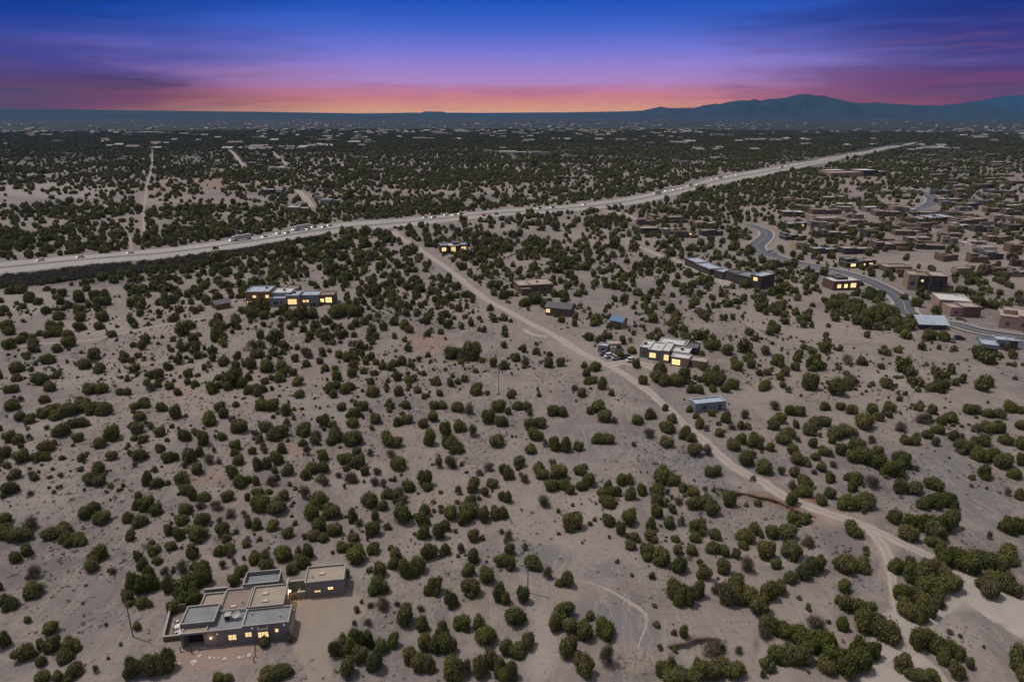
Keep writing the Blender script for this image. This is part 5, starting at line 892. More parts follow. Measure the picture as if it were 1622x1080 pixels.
TILES = {  # crown centre x, y, width, height in each enlarged tile of the photograph; d = dry, l = leafy
 (0, 860, 4.055): "100 90 80 90;175 45 80 90;240 185 95 110 d;230 300 130 120;70 375 125 130;8 260 45 90;485 5 120 50;635 65 125 125;590 138 100 110;335 545 115 90;30 620 95 130;168 700 140 140;268 650 60 90;350 645 120 130;455 660 125 130;430 720 110 110;278 750 70 90;505 800 110 120;415 850 125 90;280 875 100 50;625 805 45 65 d;870 800 120 170;1030 770 200 225;890 75 60 100;930 125 75 105;980 50 80 80;1015 110 60 70;920 255 165 175 l;965 190 90 120 l;820 340 80 100;835 385 50 50;925 375 90 90;970 390 50 60 d;1065 180 80 90 d;1095 260 90 140;1180 160 105 110 d;1315 155 115 105;1250 255 200 150 l;1220 350 160 120 l;1130 405 105 110;890 530 60 65;1100 15 80 70;1240 50 90 120;1450 40 125 95;1430 135 60 80 d;1510 115 40 60 d;1570 90 30 50 d;1560 175 90 80;1515 235 90 95;1590 10 60 40;1440 870 110 60;178 220 40 40 d;685 520 28 35 d;780 645 30 38 d;555 270 25 20 d",
 (400, 860, 4.055): "20 95 100 100;90 80 90 100 d;100 155 100 60;200 60 120 125;298 50 60 90 d;365 50 85 110;320 120 95 105;265 160 85 95;610 35 120 90;680 85 145 125;775 35 90 95;605 195 55 75;825 165 95 110;805 275 145 135;915 70 85 90;915 130 85 95;1020 160 155 155;1135 55 115 135;1240 40 70 95;1340 30 60 80 d;1420 75 95 120;1390 165 90 105;1495 210 105 125;1420 290 135 145;1600 110 115 110;1590 310 100 160;1180 275 110 145;1120 300 50 90;1275 360 110 145;980 480 130 165;1095 515 90 125;1080 420 55 60 d;1225 545 105 180;1100 640 95 125;1225 660 160 165;1350 510 125 130;1450 510 85 105;1510 600 145 150;905 620 80 110;830 665 105 105;700 640 155 165 l;585 670 155 175;700 725 110 130;800 765 115 165;610 815 120 150;1075 755 165 160;1150 770 60 130;1300 815 150 185;1380 790 80 130 d;1530 760 190 195;1605 850 100 120;160 865 180 80 l;75 640 70 85 l;250 620 80 65 d;700 375 30 40 d;760 400 50 50 d;840 400 110 90 d;930 390 50 50 d;655 510 35 50 d;740 520 60 40 d",
 (800, 860, 4.055): "30 40 75 95;40 130 90 115;130 25 55 60 d;175 130 135 125;270 190 80 110 d;395 230 90 125;345 255 55 60;0 330 70 140;110 340 90 125;75 475 145 155;145 630 110 135;85 690 120 120;15 665 100 120;45 825 115 150;380 430 140 145;325 510 120 145;430 540 120 130;540 470 70 60;520 570 125 145;650 560 150 150 l;390 680 135 175;505 790 145 185;640 720 120 185 d;970 525 50 50;1085 570 40 50;1140 560 65 105;905 55 115 105;915 100 80 60;1010 90 130 145;810 20 80 60;1110 140 95 130;1100 40 70 80;1195 40 80 85;1330 30 100 80;1410 50 80 85;1485 65 60 85;1530 20 70 50;1275 190 105 125;1405 150 95 115;1560 140 110 130 d;1070 300 115 155;1175 310 170 185;1420 330 125 190;1550 360 195 185;1480 250 130 110;1340 300 70 70 d;1060 805 160 150;1120 875 200 90;1335 695 165 145 d;1385 810 200 155;1230 815 120 145",
 (1200, 860, 3.844): "50 50 120 135;200 45 135 115;300 10 90 60 d;320 150 145 145;190 210 85 95;110 130 75 75;50 290 130 150;130 270 110 115;20 370 85 115 d;570 115 185 135;515 262 90 95;595 400 165 145;510 485 80 115;715 520 215 215;90 510 165 145;340 490 130 110 d;320 590 235 160 l;185 690 235 180;520 710 245 235 l;650 670 150 210 l;400 745 120 120;30 790 40 65;830 135 100 115;920 110 60 85;980 180 185 165;1200 110 225 175 l;1070 240 205 165;910 300 155 135;925 405 165 145;1040 365 145 150;1110 190 135 135;1440 90 205 155;1320 80 110 105;1080 10 115 60;1450 250 175 175;1350 250 95 95;1570 280 95 115;1410 190 80 85;1030 590 175 175;1170 660 145 145;1200 770 115 135;880 730 135 145;1020 815 130 70 l;930 815 100 60 l;1282 720 55 95;1565 690 140 175;1600 790 115 125;1170 540 50 45 d;1228 560 38 38 d;650 45 60 40 d",
 (0, 640, 4.055): "75 10 85 55;170 80 115 80;330 55 140 90;450 45 105 75;535 15 105 60;640 35 155 85;105 215 125 90;195 205 50 60 d;5 150 40 50;180 155 32 24 d;410 165 115 105;505 120 120 85;510 210 75 65;310 275 100 72;270 335 112 72;25 310 100 95;155 345 108 74;105 445 88 76;80 530 110 112;200 445 42 38 d;200 568 52 48 d;350 560 32 38 d;720 180 115 115;650 250 88 72;730 325 78 72;645 410 102 84;590 470 102 102;645 495 92 82;685 560 36 32 d;45 730 105 102;210 770 118 112 d;105 850 185 85;375 820 155 102;470 865 125 75;545 700 92 92;610 665 102 92;670 730 112 98;865 10 62 52;930 5 92 45;900 80 82 68;885 155 92 82;930 220 62 62;870 215 52 42;970 140 66 52 d;1035 175 82 74;1040 20 82 68;1125 45 82 112;1025 280 72 66;910 330 108 84;1090 335 88 84;1135 330 42 62;1195 195 82 98;1265 180 52 52;1320 215 82 112;1210 330 92 112;1290 300 62 82;1375 285 36 66 d;1350 355 82 82 d;1410 370 52 46 d;1345 90 112 108;1415 20 82 60;1440 50 72 82;1545 140 112 102;1495 100 52 32 d;1425 205 62 66;1520 265 82 82;1510 310 62 52;1540 360 82 78;1605 300 42 52 d;1265 415 88 84;960 470 82 112;1020 500 92 84;1080 500 42 42;1180 470 112 104;1200 560 92 62;1240 575 78 104;1500 430 82 112;1545 490 102 112;1600 480 62 62;1320 590 84 78;1465 590 88 78;1590 595 47 58;945 630 112 112;880 645 52 74;1005 680 92 72;830 725 78 84;905 745 112 104;840 840 62 78;1200 665 98 92;1290 650 72 72 d;1400 650 92 82 d;1490 700 84 82 d;1170 745 92 82;1300 740 112 112;1090 800 62 92;1150 830 72 104;1270 830 142 124;1440 800 92 112;1415 750 52 62 d;1450 860 72 62;1600 760 52 82;1590 870 62 52 d;1520 5 52 32;45 75 20 25 d;470 262 30 28 d;70 650 20 22 d",
 (400, 640, 4.055): "100 15 132 78;225 30 78 92;575 20 68 58;660 50 82 82;710 15 82 62;885 15 62 52;980 10 72 48;1190 10 112 62;1165 75 84 82;1315 20 92 72;1400 30 82 92 d;1580 30 102 62;90 145 98 84;140 190 104 112;195 170 92 92;225 115 58 62;25 190 48 58 d;40 240 46 42 d;330 155 98 108;405 200 58 72;400 245 92 52 d;460 100 98 104;510 130 62 62;540 190 112 124;640 220 132 112;500 240 72 52;645 120 88 72;800 90 82 84;765 150 52 46 d;930 110 72 72;990 100 82 72;965 60 42 32;1100 130 78 62;870 225 114 118;930 240 82 84;1140 215 98 134;1235 150 82 134;1325 140 92 92;1300 260 134 134;1240 240 62 104;1420 165 82 104 d;1510 80 92 112;1590 110 82 84;1560 240 108 88;190 280 66 84;85 290 52 62 d;160 345 82 104;10 295 42 62;350 290 56 88 d;450 330 82 84;30 380 72 104;100 375 62 92;140 420 46 56;240 420 92 92;420 400 124 92;350 445 78 84;550 455 56 52 d;470 495 78 72 d;570 340 62 62;610 350 92 84;605 410 52 52;675 365 112 104;675 300 62 52;755 310 52 62 d;895 325 72 46 d;935 390 112 104;1195 350 62 134 d;1270 370 92 112 d;725 430 62 72;795 430 72 66 d;640 475 104 92 d;590 525 32 46 d;785 495 66 78 d;845 500 52 82 d;1005 525 92 98;1105 480 104 134;1120 530 72 72;20 490 52 72;130 490 82 92 d;110 560 46 46;195 585 78 88;45 580 92 62;60 650 134 124;160 670 134 112;35 765 82 92;135 770 88 92;230 820 82 84;335 845 52 52 d;350 565 82 104 d;440 605 124 124;375 695 112 124;510 690 124 124;425 780 104 124;540 800 108 98;640 715 72 104;430 860 124 72;635 820 36 46 d;755 610 114 124;845 650 78 84;870 570 84 84;930 570 92 84;960 700 134 154;795 715 62 92;775 800 104 114;870 785 66 62 d;975 620 82 52 d;1105 680 78 92;1090 740 104 114;1110 820 92 114;1190 810 92 144;1240 780 62 84;1270 700 114 104;1365 720 104 114;1400 620 84 92;1400 680 134 124;1490 710 92 114;1560 700 92 104;1610 690 62 92;1420 840 82 98;1325 550 56 78 d;1420 510 88 124;1545 510 82 78;1460 440 62 52 d;1520 400 78 78 d;1605 410 52 84;1605 580 52 92;650 870 82 42;740 865 28 38 d",
 (800, 640, 4.055): "15 40 48 62;105 15 112 62;155 50 62 62 d;335 40 118 82;5 110 36 62;155 125 92 84;230 120 96 84;195 195 112 104;260 250 46 62 d;320 250 78 114;390 255 78 122;475 270 72 78;160 290 84 78;85 370 92 88;45 205 26 26 d;70 205 18 22 d;120 475 84 78 d;15 440 82 104;305 375 72 72 d;215 410 84 92;240 455 92 72;350 435 124 104;300 525 96 92;370 515 84 84;420 545 66 84;485 420 88 84;540 480 108 114;490 530 84 72;250 620 104 104 d;20 590 62 104;5 700 34 72;425 760 148 134;20 840 72 92 d;590 25 104 72;545 40 52 62;640 85 104 84;700 100 60 60 d;850 95 84 78;925 60 84 84;920 195 96 62 d;825 255 46 42 d;625 225 128 84;1025 20 42 56;1065 90 72 72;1045 145 104 96;1155 180 88 112;1040 245 98 88;1200 215 80 66;1205 290 108 94;1295 290 84 92 d;1330 430 118 84;1185 30 52 52;1225 75 52 42;1250 120 72 82;1295 155 46 52 d;1325 55 58 58;1380 185 68 62;1415 80 72 92;1455 145 56 52 d;1515 130 52 72;1555 140 58 52;1540 60 72 82 d;1455 265 98 84;1520 220 84 84;1600 230 114 124;1535 345 108 114;1580 320 52 62;1590 475 46 54 d;1005 465 142 124;1100 490 84 84;1135 535 78 68;740 485 84 84;790 480 62 84;665 520 62 84;650 570 112 84;725 550 52 92;810 570 92 104;870 545 78 92;660 635 112 92;970 555 104 92;970 620 78 92;970 690 84 104;1040 560 42 62 d;1110 620 72 62 d;1070 670 62 72;1210 570 92 72;1240 630 154 112;1320 660 124 124;1440 610 104 124;660 745 92 98;800 730 114 124;735 800 72 104;935 765 72 114;1045 755 84 94;1130 750 62 82 d;1240 790 134 112;1340 830 84 92;830 865 84 62;930 870 104 54;1095 870 62 42;1590 800 104 94;1530 850 124 104;1220 865 84 52;665 850 32 36 d;585 635 22 26 d",
 (1200, 640, 3.844): "100 15 82 52 d;220 30 112 82;130 80 92 82;100 125 82 72;180 170 92 82;150 215 104 82;240 210 46 52 d;230 110 42 82;10 240 42 82;70 260 62 62;375 100 112 78;315 155 98 82;375 185 36 42 d;400 15 72 52;500 15 62 52;575 30 82 72;500 175 142 92;455 215 52 62;590 170 52 42 d;640 110 134 104;690 30 82 72;735 75 72 62;800 15 82 72;800 60 52 52;690 210 62 62 d;725 280 68 68;335 235 62 72;400 290 78 62;440 295 52 62 d;345 320 62 52;500 275 72 88;600 250 114 92;570 310 92 104;640 310 114 124;210 280 92 84;230 330 92 84;280 350 72 62;45 385 114 104;135 400 62 78 d;215 410 72 78;340 410 42 46 d;390 380 72 72;430 440 72 84;450 370 62 42 d;280 480 114 92;205 490 72 62 d;270 530 104 84;545 440 52 62;600 450 84 92;565 495 72 84;685 475 114 88 d;440 540 72 84;380 580 72 84;790 380 174 144 l;870 340 124 114;965 390 52 42 d;850 495 84 104;945 515 104 84;1065 485 114 94;540 600 134 114;650 590 134 114;195 600 92 114;245 685 144 98;570 765 124 108;830 690 94 104;870 145 92 62 d;925 215 104 72;980 20 62 52;1000 90 104 78 d;1065 30 62 72;1160 80 94 84;1105 100 52 62;1025 180 72 68;1075 225 56 62;1100 160 84 52;1190 190 72 84;1300 30 114 84;1430 50 118 72;1430 135 124 94;1325 140 72 72 d;1530 20 94 72;1600 40 62 42;1600 130 74 58;1500 215 84 72;1595 235 84 94;1260 260 124 114;1340 220 124 94;1370 310 144 114;1490 350 114 114;1370 410 114 104 l;1600 320 62 124;1565 430 88 72;1300 440 42 42;1520 530 52 62 d;1590 545 62 84;1000 600 84 94;1110 600 164 124 l;970 690 164 124 l;1070 700 164 144 l;1160 690 104 154;910 790 124 114;1065 790 134 104;1560 760 164 144 l;1410 795 42 64 d;20 790 32 52;75 770 84 104;165 770 124 124;310 830 62 62 d;640 650 50 40 d;990 500 30 20 d;1300 495 34 30 d;1395 510 26 26 d",
 # trees that hug the houses of the middle distance
 (0, 0, 1.0): "1046 584 22 30;1083 592 20 32;1060 602 34 24;1132 598 28 26;1018 602 16 18;982 564 18 12;893 467 18 19 l;1111 562 14 17 l;1088 553 18 16 l;1008 575 16 18;398 497 24 13;470 499 34 16;492 499 24 14;546 492 40 24;418 500 18 12;1333 470 16 12;1378 466 26 18;1548 556 24 30;1402 491 38 24;1426 512 38 24;1380 501 36 20;1350 489 34 18;1362 507 28 18;1472 531 22 15;1492 533 22 16;1443 505 22 16;1320 485 26 16;845 476 24 14;832 481 20 12;868 478 14 10;724 404 12 9;1000 556 16 12;1126 548 26 16;1150 556 22 14;975 545 16 14;1060 400 20 14;1512 480 26 14;1545 478 26 18;1580 482 30 18;1450 478 20 18;1430 470 14 10",
 # the open slope further left, one row up
 (0, 440, 4.055): "105 85 110 45;190 120 70 85;245 148 62 56;108 162 36 28;155 178 52 46;305 202 66 64;30 198 66 50;14 228 40 40;65 230 34 34;202 234 24 24 d;150 275 40 32 d;385 242 82 62;345 85 42 42;410 92 60 62;310 68 50 36;565 70 62 38;508 118 84 90;360 125 44 34;440 170 56 60;405 195 40 38;400 145 60 60;640 105 120 90;665 150 110 70;575 170 50 50;630 190 54 70;670 252 94 66;640 312 72 50;520 200 80 60;525 245 74 80;520 310 84 66;718 360 64 48;330 305 90 80;395 295 50 46;365 345 100 72;45 310 95 66;62 345 76 56;165 368 70 56;140 405 66 42;212 382 58 42;260 358 52 36;310 370 62 32;435 370 82 56;450 425 94 46;220 420 76 50;222 456 84 58;62 436 94 48;170 496 58 52;365 455 74 54;318 518 92 74;115 578 100 66;230 548 44 42 d;372 612 50 44;108 640 68 56;48 715 62 58;105 705 66 66;262 662 108 56;335 700 84 62;292 775 72 62;90 762 30 26 d;135 772 48 50 d;78 820 100 76;345 842 110 60;440 840 90 60;520 790 76 60;540 835 100 70;655 820 130 90;605 488 94 90;540 562 92 60;648 580 86 68;622 705 130 84;775 728 54 54;790 486 54 56;848 526 50 40;765 588 18 20 d;755 633 14 16 d;450 785 16 24 d;120 203 30 28 d;5 142 40 40;10 620 36 60;768 440 10 12 d",
}
REFS = [('beside the near adobe house', 372, 975, 120), ('beside the sandy driveway', 530, 1010, 75), ('in the near left corner below the stony slope', 60, 1030, 130), ('on the stony slope at the left edge', 90, 900, 150),
        ('near the wooden pole in the clearing', 836, 930, 90), ('by the pale stony rill', 1010, 960, 95), ('by the pale dry wash', 1450, 990, 130), ('beside the eroded red bank', 1230, 800, 90), ('at the foot of the dirt road', 1340, 870, 110),
        ('along the middle of the dirt road', 1110, 690, 90), ('near the grey metal shed', 1130, 640, 70), ('in the thick scrub behind the near house', 430, 830, 120), ('on the bare grey flat', 960, 720, 120), ('in the mixed scrub of the middle ground', 640, 760, 140),
        ('on the open slope left of the scrub', 130, 720, 160), ('on the far left open slope', 120, 540, 170), ('on the grey flat at the right edge', 1560, 820, 110), ('right of the dirt road on the rising slope', 1330, 700, 150), ('in the near right corner', 1590, 1040, 110),
        ('in the foreground between driveway and rill', 740, 1010, 130), ('in the dense row above the bare flat', 1000, 830, 110), ('on the ridge above the near right wash', 1260, 1000, 130), ('between the pole clearing and scrub', 720, 880, 110), ('at the upper right of the shed', 1450, 670, 130)]
PLANTS = []; SPL = []
for (ox, oy, s), txt in TILES.items():
    for e in txt.split(';'):
        q = e.split(); zx, zy, zw, zh = map(float, q[:4]); k = q[4] if len(q) > 4 else 'g'
        px, py, pw, ph = ox + zx / s, oy + zy / s, zw / s, zh / s
        if k != 'd' and (pw > 37 or (pw > 27 and pw / ph > 1.3)):     # several crowns grown into one another
            m_ = 2 if pw / ph > 1.3 and pw < 40 else 3
            for i_ in range(m_):
                fx_ = (i_ + .5) / m_ - .5; s_ = random.uniform(.62, .78) if m_ == 2 else random.uniform(.56, .72); SPL.append((px + fx_ * pw * .95, py + (random.uniform(-.22, .2) if m_ == 3 else random.uniform(-.08, .08)) * ph, pw * s_, ph * (random.uniform(.75, .95) if m_ == 3 else random.uniform(.85, 1)), k))
            continue
        SPL.append((px, py, pw, ph, k))
for px, py, pw, ph, k in SPL:
        x = 0
        bot = py + ph / 2
        g = G(px, min(bot, 1150)); dist = math.hypot(math.hypot(g[0], g[1]), CAM_H); sc_ = ppm(px, bot)
        th_ = math.asin(CAM_H / dist); wd = pw / sc_ * (1.08 if pw < 34 else 1.12)
        h = (ph / sc_ - wd * math.sin(th_) * 0.55) / math.cos(th_); h = min(max(h * 1.05, wd * 0.72), wd * 1.35)
        dep = wd * 0.40                                        # the seen lower edge is the near side of the crown
        L = math.hypot(g[0], g[1]); x, y = g[0] * (1 + dep / L), g[1] * (1 + dep / L)
        PLANTS.append([x, y, wd, h, k, px, py, pw * ph])
# 300 largest junipers stand as things of their own
jun = sorted([p for p in PLANTS if p[4] != 'd'], key=lambda p: -p[7]); single, rest = jun[:290], jun[290:]
dry = [p for p in PLANTS if p[4] == 'd']
ORD = ['nearest to', 'second nearest to', 'third nearest to', 'fourth nearest to', 'fifth nearest to', 'sixth nearest to', 'seventh nearest to', 'eighth nearest to']
def describe(ps, noun):
    keyed = {}
    for p in ps:
        near = min(REFS, key=lambda r_: math.hypot(p[5] - r_[1], (p[6] - r_[2]) * 1.3) / r_[3])
        a = p[7] / max(40, (p[6] - 150) * 0.9) ** 1.6
        size = 'tiny' if p[2] < 1.8 else 'small' if p[2] < 2.9 else 'mid-sized' if p[2] < 3.9 else 'large' if p[2] < 5.2 else 'very large'
        shape = 'tall' if p[3] / p[2] > 1.0 else 'low wide' if p[3] / p[2] < 0.66 else 'round'
        p.append(near); keyed.setdefault((size, shape, p[4], near[0]), []).append(p)
    for (size, shape, k, ref), lst in keyed.items():
        nn = {'g': noun, 'l': 'leafy green ' + noun.split()[-1], 'd': noun}[k]
        lst.sort(key=lambda p: p[5])
        seq = ['leftmost', 'second from left', 'third from left', 'fourth from left', 'fifth from left', 'sixth from left', 'seventh from left', 'eighth from left', 'ninth from left', 'tenth from left', 'eleventh from left', 'twelfth from left', 'thirteenth from left', 'fourteenth from left', 'fifteenth from left', 'sixteenth from left', 'seventeenth from left', 'eighteenth from left', 'nineteenth from left']
        for i, p in enumerate(lst):
            if len(lst) == 1: lab = f'{size} {shape} {nn} {ref}'
            elif i == len(lst) - 1: lab = f'{size} {shape} {nn} {ref}, rightmost'
            else: lab = f'{size} {shape} {nn} {ref}, {seq[min(i, 18)]}'
            ww = lab.split()
            p.append(' '.join(ww[:16]))
describe(single, 'olive juniper'); describe(dry, 'grey-brown bush')
def plant(name, p, crowns, trunk, cat, group):
    x, y, wd, h = p[:4]; z = float(Hh(x, y)); r = empty(name, (x, y, z - 0.05), random.uniform(0, 6.28))
    tag(r, p[-1], cat, group)
    o = obj('crown', random.choice(crowns), r); o.scale = (wd / 2 * random.uniform(.94, 1.06), wd / 2 * random.uniform(.94, 1.06), h)
    if trunk: o = obj('trunk', TRUNK, r); o.scale = (wd / 2, wd / 2, h)
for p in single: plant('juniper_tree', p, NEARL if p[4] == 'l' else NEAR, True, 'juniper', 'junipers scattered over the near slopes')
for p in dry:
    x, y = p[0], p[1]; o = obj('desert_bush', random.choice(NEARD)); o.location = (x, y, float(Hh(x, y)) - 0.03); o.rotation_euler.z = random.uniform(0, 6.28)
    o.scale = (p[2] / 2, p[2] / 2, p[3]); tag(o, p[-1], 'bush', 'grey-brown bushes among the junipers')

# ------------------------------------------------------------------ everything smaller or further: one mass of scrub
SRC = bpy.data.collections.new('scrub_kinds')
def src(meshes, pre):
    for i, me_ in enumerate(meshes): SRC.objects.link(bpy.data.objects.new('%s_%02d' % (pre, i), me_))
src(NEAR[:6], 'a'); src(NEARD[:2], 'b'); src(MID, 'c'); src(MIDD, 'd'); src(FAR, 'e')   # 6 + 2 + 8 + 2 + 6
cy_ = [232, 247, 262, 276, 295, 318, 336, 360, 390, 420, 450, 480, 520, 560, 600, 660]
cx_ = [0, 200, 400, 600, 800, 1000, 1200, 1400, 1622]
COV = np.array([[.90, .90, .88, .88, .90, .90, .90, .86, .78], [.72, .74, .66, .76, .82, .84, .88, .80, .66], [.70, .72, .72, .85, .86, .86, .88, .84, .62], [.86, .92, .94, .95, .93, .90, .90, .84, .58],
                [.62, .55, .66, .72, .76, .84, .86, .74, .50], [.22, .30, .68, .72, .80, .88, .82, .58, .55], [.84, .86, .90, .93, .93, .85, .74, .56, .58], [.80, .78, .90, .90, .70, .66, .50, .54, .54],
                [.86, .86, .86, .74, .80, .62, .48, .54, .55], [.80, .80, .76, .68, .60, .56, .50, .48, .44], [.42, .58, .74, .70, .52, .50, .46, .52, .42], [.30, .50, .66, .66, .46, .46, .46, .52, .26],
                [.28, .38, .52, .48, .40, .44, .46, .36, .10], [.26, .34, .46, .38, .28, .36, .38, .36, .30], [.26, .36, .46, .34, .30, .38, .38, .40, .38], [.26, .36, .46, .34, .30, .38, .38, .40, .38]])
def cov(px, py):
    fy = np.interp(py, cy_, np.arange(len(cy_))); fx = np.interp(px, cx_, np.arange(len(cx_)))
    iy = np.minimum(fy.astype(int), len(cy_) - 2); ix = np.minimum(fx.astype(int), len(cx_) - 2); ty = fy - iy; tx = fx - ix
    return (COV[iy, ix] * (1 - tx) + COV[iy, ix + 1] * tx) * (1 - ty) + (COV[iy + 1, ix] * (1 - tx) + COV[iy + 1, ix + 1] * tx) * ty
CLEAR = [(680, 545, 34, 12), (800, 605, 60, 14), (860, 600, 40, 16), (720, 592, 34, 8), (870, 440, 16, 8), (905, 478, 40, 8), (1150, 525, 60, 10), (1320, 530, 60, 8), (1370, 545, 70, 8), (1300, 600, 40, 9), (1560, 600, 50, 10),
         (1500, 535, 40, 10), (560, 470, 10, 20), (590, 420, 5, 18), (1220, 364, 12, 8), (930, 525, 30, 7), (480, 600, 26, 7), (985, 595, 25, 8), (1480, 570, 40, 8)]
def keep_clear(x, y):
    ok = np.ones(len(x), bool)
    k = np.argmin(np.hypot(x[:, None] - ((HA + HBw) / 2)[None, ::3, 0], y[:, None] - ((HA + HBw) / 2)[None, ::3, 1]), 1)
    d = np.hypot(x - ((HA + HBw) / 2)[::3][k, 0], y - ((HA + HBw) / 2)[::3][k, 1]); ok &= d > hw_half[::3][k] + 1.0
    for P, hw in ROADS:
        if hw is None: continue
        Q = P[::max(1, int(len(P) / 90))]; d, _, _ = polyline_d(x, y, list(Q)); ok &= d > hw + 1.6
    for bx, by, br in BUILT: ok &= np.hypot(x - bx, y - by) > br
    return ok
XS, YS, WS, HS, IDS = [], [], [], [], []
CAP = {}
# rings of growing size: uniform draws in place, thinned to the cover the photograph shows
edges = [150, 260, 420, 700, 1100, 1700, 2600, 4200]
for r0, r1 in zip(edges[:-1], edges[1:]):
    rm = (r0 + r1) / 2; area = math.radians(88) / 2 * (r1 ** 2 - r0 ** 2)
    wmed = np.interp(rm, [150, 260, 500, 900, 4000], [3.5, 4.2, 5.4, 6.0, 6.4]); hr = 0.72
    tht = math.atan(CAM_H / rm); L = wmed * hr * 0.8 / math.tan(tht) + wmed * 0.8
    rho_max = min(3.0 / (wmed * 0.92 * L) * 3.2, 0.09)
    n = int(area * rho_max); a = np.radians(rng.uniform(-44, 44, n)); rr = np.sqrt(rng.uniform(r0 ** 2, r1 ** 2, n)); x, y = rr * np.sin(a), rr * np.cos(a)
    px, py = px_of(x, y)
    inr = (px > -60) & (px < 1690) & (py < 652); x, y, px, py, rr = x[inr], y[inr], px[inr], py[inr], rr[inr]
    c = np.clip(cov(px, py), 0.02, 0.97)
    wd = np.interp(rr, [150, 260, 500, 900, 4000], [3.5, 4.2, 5.4, 6.0, 6.4]); L = wd * hr * 0.8 * rr / CAM_H + wd * 0.8
    rho = -np.log(1 - c) / (wd * 0.92 * L)
    cl_ = vn(x / 38, y / 38) + 0.7 * vn(x / 16 + 5, y / 16) ; cl_ = np.where(rr > 500, vn(x / 75, y / 75) * 0.8 + 1.0 * vn(x / 24, y / 24), cl_)
    rho = rho * np.exp(cl_ * np.interp(rr, [300, 600, 800], [1.1, 1.4, 2.0])) * np.interp(rr, [200, 450, 650, 900, 1400, 2500], [1.7, 1.75, 1.3, 1.1, 1.4, 1.8])
    for ex, ey, ax, ay in CLEAR: rho = np.where(np.hypot((px - ex) / ax, (py - ey) / ay) < 1 + 0.5 * vn(x / 9, y / 9), rho * 0.06, rho)
    bank = np.interp(px, [-60, 0, 130, 280, 400, 520], [452, 436, 423, 410, 393, 373]); bw_ = np.interp(px, [0, 300, 520], [19, 14, 0]); rho = np.where((py > bank - 2) & (py < bank + bw_) & (px < 520), rho * .04, rho)
    # do not repeat what is placed one by one
    rho = np.where((py > 628) | ((px < 200) & (py > 452)), 0, rho)
    keep = rng.random(len(x)) < rho / rho_max; x, y, wd, rr = x[keep], y[keep], wd[keep], rr[keep]
    if r1 <= 2600:
        ok = keep_clear(x, y); x, y, wd, rr = x[ok], y[ok], wd[ok], rr[ok]
    if rr.size and r1 <= 700:       # spacing
        o_ = rng.permutation(len(x)); cell = {}; kp = []
        for i in o_:
            kx, ky = int(x[i] // 3), int(y[i] // 3)
            if any((kx + dx, ky + dy) in cell and math.hypot(x[i] - x[j_], y[i] - y[j_]) < 2.3 for dx in (-1, 0, 1) for dy in (-1, 0, 1) for j_ in [cell.get((kx + dx, ky + dy), i)]  if j_ != i): continue
            cell[(kx, ky)] = i; kp.append(i)
        x, y, wd, rr = x[kp], y[kp], wd[kp], rr[kp]
    s = np.exp(rng.normal(0, 0.26, len(x))); XS.append(x); YS.append(y); w_ = wd * s * np.interp(rr, [200, 700, 1100], [.9, .88, .94]); WS.append(w_); HS.append(w_ * rng.uniform(0.68, 1.05, len(x)))
    u = rng.random(len(x)); near_ = rr < 260; far_ = rr > 620
    ids = np.where(near_, rng.integers(0, 6, len(x)), np.where(far_, rng.integers(18, 24, len(x)), rng.integers(8, 16, len(x))))
    ids = np.where((u < 0.08) & near_, 6 + (ids % 2), np.where((u < 0.06) & ~near_ & ~far_, 16 + ids % 2, ids)); IDS.append(ids)
# small and young ones between the big ones
n = 9000; a = np.radians(rng.uniform(-41, 41, n)); rr = np.sqrt(rng.uniform(100 ** 2, 480 ** 2, n)); x, y = rr * np.sin(a), rr * np.cos(a); px, py = px_of(x, y)
kk_ = vn(x / 26, y / 26) + .5 * vn(x / 9, y / 9) + np.where((px < 200), -.22, 0) + np.where((px > 840) & (px < 1130) & (py > 655) & (py < 740), -.4, 0) + rng.normal(0, .15, n) > 0.05
for ex, ey, ax, ay in CLEAR + [(860, 890, 70, 30), (960, 950, 80, 40), (1360, 930, 60, 30), (1540, 790, 70, 60), (1480, 960, 90, 40)]: kk_ &= np.hypot((px - ex) / ax, (py - ey) / ay) > 1
x, y = x[kk_], y[kk_]; ok = keep_clear(x, y) & (np.hypot(x - HOUSE_C[0] + 0, y - HOUSE_C[1]) > 20); x, y = x[ok], y[ok]; wv = np.exp(rng.normal(0.28, 0.38, len(x))); rr = np.hypot(x, y)
XS.append(x); YS.append(y); WS.append(wv); HS.append(wv * rng.uniform(.55, 1.0, len(x))); IDS.append(np.where(rng.random(len(x)) < .3, np.where(rr < 260, 6, 16) + rng.integers(0, 2, len(x)), rng.integers(8, 16, len(x))))
for p in rest: XS.append([p[0]]); YS.append([p[1]]); WS.append([p[2]]); HS.append([p[3]]); IDS.append([random.randint(0, 5)])
